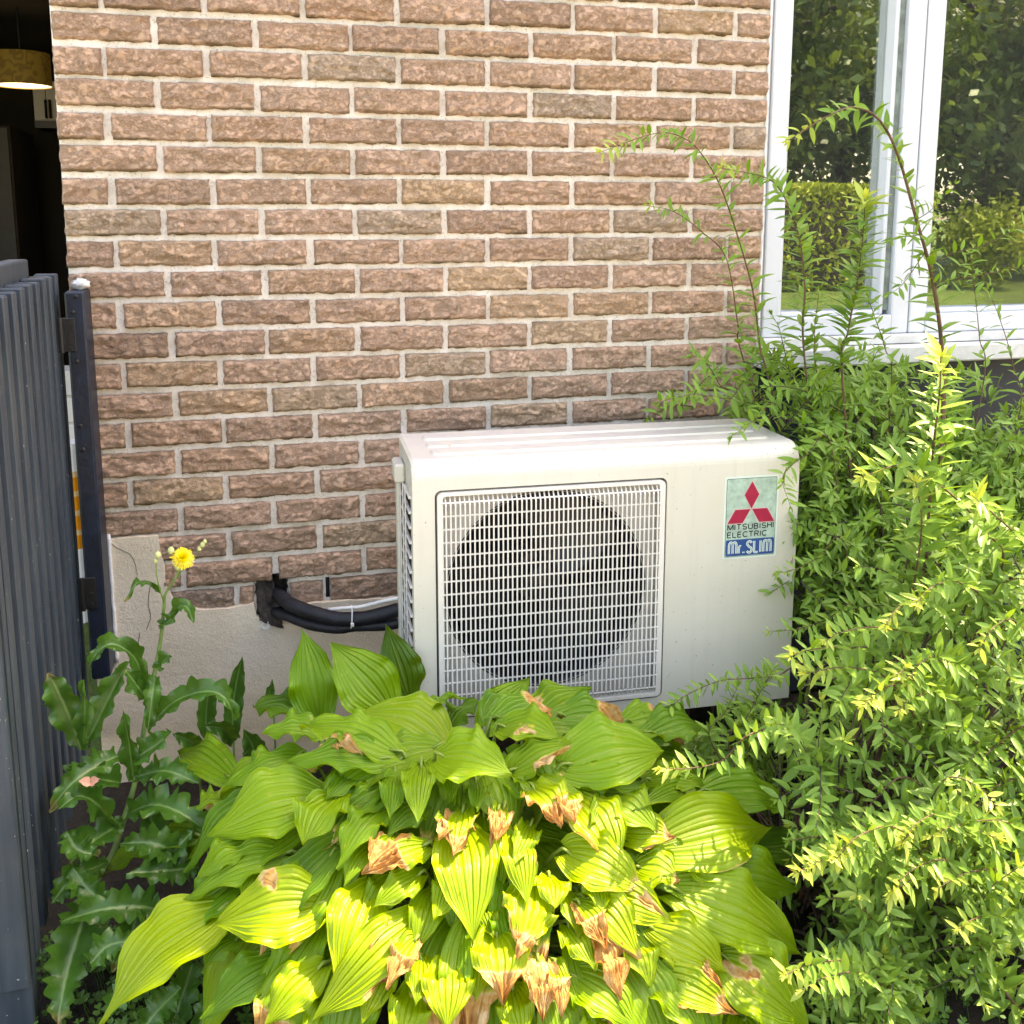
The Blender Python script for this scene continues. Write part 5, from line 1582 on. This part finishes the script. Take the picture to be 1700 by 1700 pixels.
def infill(S, poly, n, ysurf, thick, L0=.030, L1=.018, ln=(.10, .22), step=.017, tint=.5):
    """short arching sprigs through the body of the bush, where its outline stands in front of the wall"""
    poly = np.array(poly, float)
    lo, hi = poly.min(0), poly.max(0)
    def inside(x, y):
        c, j = False, len(poly) - 1
        for i in range(len(poly)):
            if (poly[i][1] > y) != (poly[j][1] > y) and x < (poly[j][0] - poly[i][0]) * (y - poly[i][1]) / (poly[j][1] - poly[i][1]) + poly[i][0]: c = not c
            j = i
        return c
    k = 0
    cen = []
    while len(cen) < max(10, n // 9):
        c_ = (random.uniform(lo[0], hi[0]), random.uniform(lo[1], hi[1]))
        if inside(*c_): cen.append(c_)
    while k < n:
        x, y = random.uniform(lo[0], hi[0]), random.uniform(lo[1], hi[1])
        if random.random() < .72:
            c_ = random.choice(cen)
            x, y = random.gauss(c_[0], 26), random.gauss(c_[1], 26)
        if not inside(x, y): continue
        k += 1
        Y = S.dy + ysurf(x, y) + thick * random.random() ** 1.3
        p = at(x, y, Y=min(Y, -.03))
        if p[2] < .02: continue
        d = unit(np.array([random.gauss(-.25, .55), random.gauss(-.35, .4), random.gauss(.45, .45)]))
        L = random.uniform(*ln)
        a = p - d * L * .5
        b = p + d * L * .35 + np.array([0, -.01, -.015])
        e_ = p + d * L * .6 + np.array([-.01, -.02, -.035])
        if max(a[1], b[1], e_[1]) > -.02: continue
        P = spline([a, p, b, e_], 9)
        if min(P[:, 2]) < .01: continue
        S.tw.tube(P, np.linspace(.0016, .0006, 9), 4, caps=False)
        if random.random() < .35:
            rt = S.root + np.array([random.uniform(-.12, .12), random.uniform(-.1, .1), 0])
            mid_ = rt * .45 + a * .55
            mid_[2] = a[2] * .62
            S.tw.tube(spline([rt, mid_, a], 9), np.linspace(.004, .0016, 9), 4, caps=False)
        S.grow(P, L0, L1, step, tint_tip=tint * random.random())

A = Shrub((1.62, -.38, 0), 'tall shrub with upright leafy shoots in front of the white window')
A.stem([(1566,690,-.42),(1562,560,-.42),(1545,450,-.43),(1520,360,-.44),(1492,262,-.45),(1462,202,-.47),(1420,178,-.49),(1370,195,-.53),(1310,233,-.56)], .046, .024, .020, .0055, tint_tip=1.0)
A.stem([(1336,600,-.32),(1336,475,-.33),(1325,387,-.34),(1298,320,-.36),(1268,294,-.38),(1197,279,-.42)], .042, .020, .0105, .003, tint_tip=.9)
A.stem([(1275,625,-.28),(1263,585,-.28),(1250,484,-.28),(1223,387,-.29),(1197,312,-.31),(1170,263,-.33),(1140,232,-.35),(1091,221,-.38),(998,252,-.43)], .036, .018, .0135, .0028, tint_tip=1.0)
A.stem([(1235,600,-.22),(1225,540,-.22),(1206,430,-.24),(1164,384,-.26),(1118,351,-.29),(1073,341,-.31)], .032, .015, .0175, .0022, tint_tip=.7)
A.stem([(1398,620,-.40),(1408,550,-.41),(1422,475,-.42),(1433,387,-.44),(1436,330,-.47)], .044, .032, .0062, .0030, tint_tip=1.0)
A.stem([(1550,435,-.43),(1590,418,-.46),(1640,405,-.48),(1700,372,-.5),(1740,360,-.5)], .024, .016, .013, .0016, root=False, tint_tip=.5)
A.stem([(1548,470,-.43),(1600,462,-.46),(1650,452,-.48),(1705,442,-.5)], .024, .015, .013, .0016, root=False, tint_tip=.5)
A.stem([(1522,365,-.44),(1550,345,-.46),(1585,305,-.47)], .024, .015, .013, .0014, root=False, tint_tip=.4)
A.stem([(1528,390,-.44),(1490,395,-.46),(1480,400,-.48)], .024, .015, .014, .0014, root=False, tint_tip=.4)
A.stem([(1535,420,-.43),(1500,470,-.46),(1475,490,-.48)], .024, .015, .014, .0014, root=False, tint_tip=.4)
A.stem([(1632,640,-.34),(1626,560,-.34),(1618,480,-.36),(1610,420,-.38)], .030, .018, .020, .002, tint_tip=.4)
A.stem([(1690,700,-.36),(1680,600,-.36),(1660,530,-.38),(1640,480,-.4)], .030, .018, .020, .002, tint_tip=.4)
A.stem([(1480,640,-.34),(1470,580,-.35),(1450,520,-.37),(1440,490,-.4)], .030, .018, .018, .002, tint_tip=.4)
A.stem([(1360,640,-.3),(1352,560,-.32),(1360,480,-.34)], .030, .02, .014, .002, tint_tip=.4)
A.stem([(1260,650,-.26),(1210,662,-.3),(1150,655,-.33),(1092,668,-.35)], .034, .02, .013, .002, tint_tip=.3)
A.stem([(1300,690,-.34),(1250,700,-.40),(1215,725,-.44)], .026, .016, .012, .0016, tint_tip=.3)
A.stem([(1380,740,-.46),(1340,755,-.49),(1300,790,-.52),(1312,840,-.54)], .03, .02, .013, .0016, tint_tip=.3)
A.stem([(1400,900,-.50),(1360,925,-.53),(1320,945,-.54),(1290,952,-.55)], .026, .014, .014, .0016, tint_tip=.6)
A.stem([(1420,1010,-.56),(1370,1030,-.57),(1320,1045,-.58),(1275,1048,-.58)], .028, .014, .014, .0016, tint_tip=.6)
ysA = lambda x, y: -.26 - .34 * max(0, (y - 620)) / 400
infill(A, [(1090,672),(1170,600),(1270,590),(1340,560),(1420,600),(1530,610),(1600,600),(1700,560),(1760,560),(1760,1120),(1420,1120),(1330,1080),(1322,760),(1250,705),(1150,690)], 270, ysA, .22, L0=.033, L1=.021, step=.0145)
infill(A, [(1330,860),(1450,840),(1560,900),(1560,1200),(1400,1230),(1325,1120)], 90, lambda x, y: -.50, .3, L0=.033, L1=.021, step=.0145)
infill(A, [(1270,640),(1400,620),(1500,640),(1500,900),(1340,900),(1325,780)], 75, lambda x, y: -.36 - .12 * max(0, y - 640) / 250, .2, L0=.031, L1=.02, step=.0145)
A.finish()

Bs = Shrub((1.22, -.78, 0), 'low shrub of arching sprays with sunlit pale yellow leaf tips beside the hosta', -.09)
Bs.stem([(1530,960,-.76),(1542,850,-.77),(1550,740,-.79),(1560,650,-.81),(1562,592,-.83)], .050, .030, .0085, .004, tint_tip=1.0)
Bs.stem([(1660,960,-.76),(1635,880,-.78),(1560,805,-.80),(1500,772,-.83),(1432,792,-.86)], .050, .026, .011, .003, tint_tip=.9)
Bs.stem([(1490,1140,-.76),(1508,1020,-.77),(1524,930,-.79),(1530,860,-.81),(1520,800,-.84)], .048, .028, .013, .0035, tint_tip=1.0)
Bs.stem([(1760,960,-.78),(1700,900,-.80),(1655,858,-.82),(1620,828,-.85)], .044, .026, .011, .003, tint_tip=.9)
Bs.stem([(1600,1300,-.80),(1562,1270,-.81),(1523,1200,-.83),(1494,1150,-.85),(1459,1118,-.87),(1400,1108,-.89),(1338,1118,-.90)], .034, .020, .011, .003, tint_tip=.8, tint0=.1)
Bs.stem([(1400,1290,-.80),(1347,1244,-.81),(1323,1226,-.82),(1288,1209,-.83),(1238,1223,-.85),(1200,1262,-.87),(1150,1275,-.88),(1098,1276,-.88)], .032, .018, .012, .0025, tint_tip=1.0, tint0=.12)
Bs.stem([(1340,1110,-.52),(1290,1122,-.53),(1245,1126,-.54),(1190,1132,-.545),(1130,1160,-.55),(1085,1200,-.56)], .022, .016, .008, .002, tint_tip=.1)
Bs.stem([(1210,1240,-.60),(1240,1190,-.58),(1262,1150,-.57),(1285,1110,-.56)], .024, .018, .010, .0018, tint_tip=.1)
Bs.stem([(1180,1230,-.60),(1205,1180,-.58),(1225,1140,-.565)], .024, .018, .010, .0016, tint_tip=.1)
Bs.stem([(1700,1010,-.80),(1662,1045,-.83),(1645,1100,-.85),(1632,1180,-.86)], .032, .022, .013, .002, tint_tip=.3)
Bs.stem([(1760,1180,-.82),(1690,1210,-.85),(1620,1270,-.88),(1580,1330,-.9)], .036, .022, .012, .0025, tint_tip=.6)
Bs.stem([(1640,1400,-.88),(1560,1330,-.89),(1500,1290,-.9),(1450,1330,-.92),(1420,1370,-.93)], .032, .018, .011, .0025, tint_tip=.7, tint0=.15)
Bs.stem([(1760,1480,-.92),(1690,1420,-.94),(1620,1390,-.96),(1560,1400,-.97),(1510,1420,-.98)], .040, .024, .010, .003, tint_tip=.9, tint0=.1)
Bs.stem([(1720,1720,-.98),(1650,1620,-1.0),(1620,1540,-1.01),(1640,1480,-1.02),(1690,1440,-1.03)], .042, .026, .010, .003, tint_tip=.6, tint0=.1)
Bs.stem([(1560,1640,-.95),(1480,1560,-.97),(1420,1500,-.98),(1370,1490,-.98)], .030, .018, .011, .0022, tint_tip=.3)
Bs.stem([(1560,1720,-1.0),(1470,1650,-1.01),(1400,1640,-1.02),(1360,1660,-1.02)], .030, .018, .011, .0022, tint_tip=.3)
Bs.stem([(1500,1480,-.92),(1440,1420,-.93),(1380,1390,-.93),(1310,1395,-.93)], .030, .016, .012, .0022, tint_tip=.3)
Bs.stem([(1760,1300,-.86),(1700,1290,-.88),(1650,1310,-.9),(1600,1370,-.92)], .036, .02, .012, .0022, tint_tip=.6)
ysB = lambda x, y: -.74 - .30 * max(0, (y - 850)) / 850
infill(Bs, [(1450,1000),(1560,900),(1760,880),(1800,1760),(1400,1760),(1370,1640),(1400,1500),(1370,1420),(1330,1330),(1300,1240),(1380,1180),(1420,1080)], 185, ysB, .30, L0=.030, L1=.019, step=.0145, tint=.8)
for k in range(26):
    # long arching sprays on the sunny side
    x0, y0 = random.uniform(1440, 1760), random.uniform(1000, 1680)
    Yf = -.80 - .26 * (y0 - 900) / 800
    ln_, up_ = random.uniform(80, 190), random.uniform(20, 90)
    sg = -1 if random.random() < .8 else 1
    Bs.stem([(x0, y0, Yf + .06), (x0 + sg * ln_ * .35, y0 - up_, Yf), (x0 + sg * ln_ * .75, y0 - up_ * .9, Yf - .03), (x0 + sg * ln_, y0 - up_ * .45, Yf - .05)],
            random.uniform(.026, .040), .017, random.uniform(.009, .012), .0022, tint_tip=.9, tint0=random.uniform(.0, .32))  # base tint paints sunlit gloss into the leaf colour
infill(Bs, [(1350,1480),(1500,1380),(1760,1300),(1900,1900),(1330,1900),(1345,1640)], 120, lambda x, y: -.93 - .16 * max(0, y - 1500) / 300, .10, L0=.032, L1=.02, step=.0145, tint=.8)
infill(Bs, [(1050,1215),(1130,1170),(1330,1170),(1350,1330),(1240,1320),(1170,1270),(1090,1265)], 40, lambda x, y: -.53, .14, L0=.026, L1=.018, ln=(.07, .14), step=.0125, tint=.2)
Bs.finish()

# ================================================================== GARDEN OPPOSITE (seen mirrored in the panes)
def crown_mesh(seed, rx, rz, zc, n, size, mat, box=None):
    r = np.random.default_rng(seed)
    if box is None:
        cl = r.normal(0, 1, (26, 3))
        cl /= np.linalg.norm(cl, axis=1)[:, None]
        cl *= r.uniform(.35, .85, (26, 1))
        pts = cl[r.integers(0, 26, n)] + r.normal(0, .17, (n, 3))
        pts = pts * [rx, rx, rz] + [0, 0, zc]
    else:
        pts = r.uniform(-1, 1, (n, 3))
        ax = r.integers(0, 3, n)
        sgn = np.sign(pts[np.arange(n), ax])
        pts[np.arange(n), ax] = sgn * r.uniform(.88, 1.04, n)
        pts = pts * np.array(box) * .5 + [0, 0, box[2] * .5]
    pts = pts[pts[:, 2] > .02]
    n = len(pts)
    d = r.normal(0, 1, (n, 3)); d /= np.linalg.norm(d, axis=1)[:, None]
    e_ = np.cross(d, r.normal(0, 1, (n, 3))); e_ /= np.linalg.norm(e_, axis=1)[:, None]
    s = size * r.uniform(.6, 1.4, (n, 1))
    v = np.stack([pts - d * s, pts + e_ * s * .5, pts + d * s, pts - e_ * s * .5], 1).reshape(-1, 3)
    f = [(4 * i, 4 * i + 1, 4 * i + 2, 4 * i + 3) for i in range(n)]
    va = np.repeat(r.random(n), 4)
    return MB().add(v, f, vary=va)
crownA = crown_mesh(1, 3.4, 3.6, 3.9, 9500, .11, M['tree']).build('crown', M['tree'], link=False)
crownB = crown_mesh(2, 3.2, 4.0, 4.1, 9500, .11, M['tree']).build('crown', M['tree'], link=False)
def trunk_mesh(seed):
    g = MB()
    random.seed(seed)
    P = spline([(0, 0, -.05), (.08, .03, 1.5), (-.05, .1, 3.2), (.1, 0, 6.0)], 16)
    g.tube(P, np.linspace(.24, .05, 16), 10)
    for k in range(7):
        i = random.randrange(5, 13)
        a = random.random() * 6.28
        q_ = P[i] + np.array([math.cos(a) * 1.6, math.sin(a) * 1.6, 1.2])
        g.tube(spline([P[i], (P[i] + q_) / 2 + [0, 0, .25], q_], 7), np.linspace(.09, .02, 7), 6)
    return g.build('trunk', M['bark'], link=False, smooth=True)
trunkA, trunkB = trunk_mesh(3), trunk_mesh(4)
random.seed(11)
for i, (x, y, s, k) in enumerate(((6.5, -15.5, 1.0, 0), (10.5, -17.0, 1.15, 1), (14.5, -15.0, 1.05, 0), (18.5, -18.0, 1.2, 0), (8.5, -22.0, 1.35, 0), (13.0, -23.0, 1.4, 1), (20.0, -13.0, 1.0, 1), (5.0, -25.0, 1.5, 1), (17.0, -24.0, 1.5, 0), (10.0, -28.0, 1.7, 0), (22.0, -21.0, 1.4, 1), (26.0, -16.0, 1.3, 0))):
    t_ = thing('garden_tree', (x, y, -.03), 'leafy tree across the lawn, mirrored in the window panes', 'tree', 'trees across the lawn', rotz=random.random() * 6)
    t_.scale = (s, s, s)
    mk('crown', (crownA, crownB)[k], t_)
    mk('trunk', (trunkA, trunkB)[k], t_)
hm = crown_mesh(5, 1, 1, 1, 16000, .06, M['hedge'], box=(5.5, 1.1, 1.75))
h_ = thing('clipped_hedge', (8.6, -13.0, -.03), 'sunlit clipped hedge across the lawn, mirrored in the left pane', 'hedge')
hm.build('foliage', M['hedge'], h_, local=True)['kind'] = 'stuff'
MB().box((-2.4, -.3, 0), (2.4, .3, 1.5)).build('branches', M['bark'], h_, local=True)
for i, (x, y, s) in enumerate(((12.6, -12.5, .8), (15.5, -11.0, .7))):
    t_ = thing('garden_bush', (x, y, -.03), 'round bright bush beyond the lawn, mirrored in the right pane', 'bush', 'bushes across the lawn')
    t_.scale = (s, s, s)
    if i == 0: bmsh = crown_mesh(8, 1.1, 1.0, 1.0, 3500, .07, M['hedge']).build('foliage', M['hedge'], link=False)
    mk('foliage', bmsh, t_)
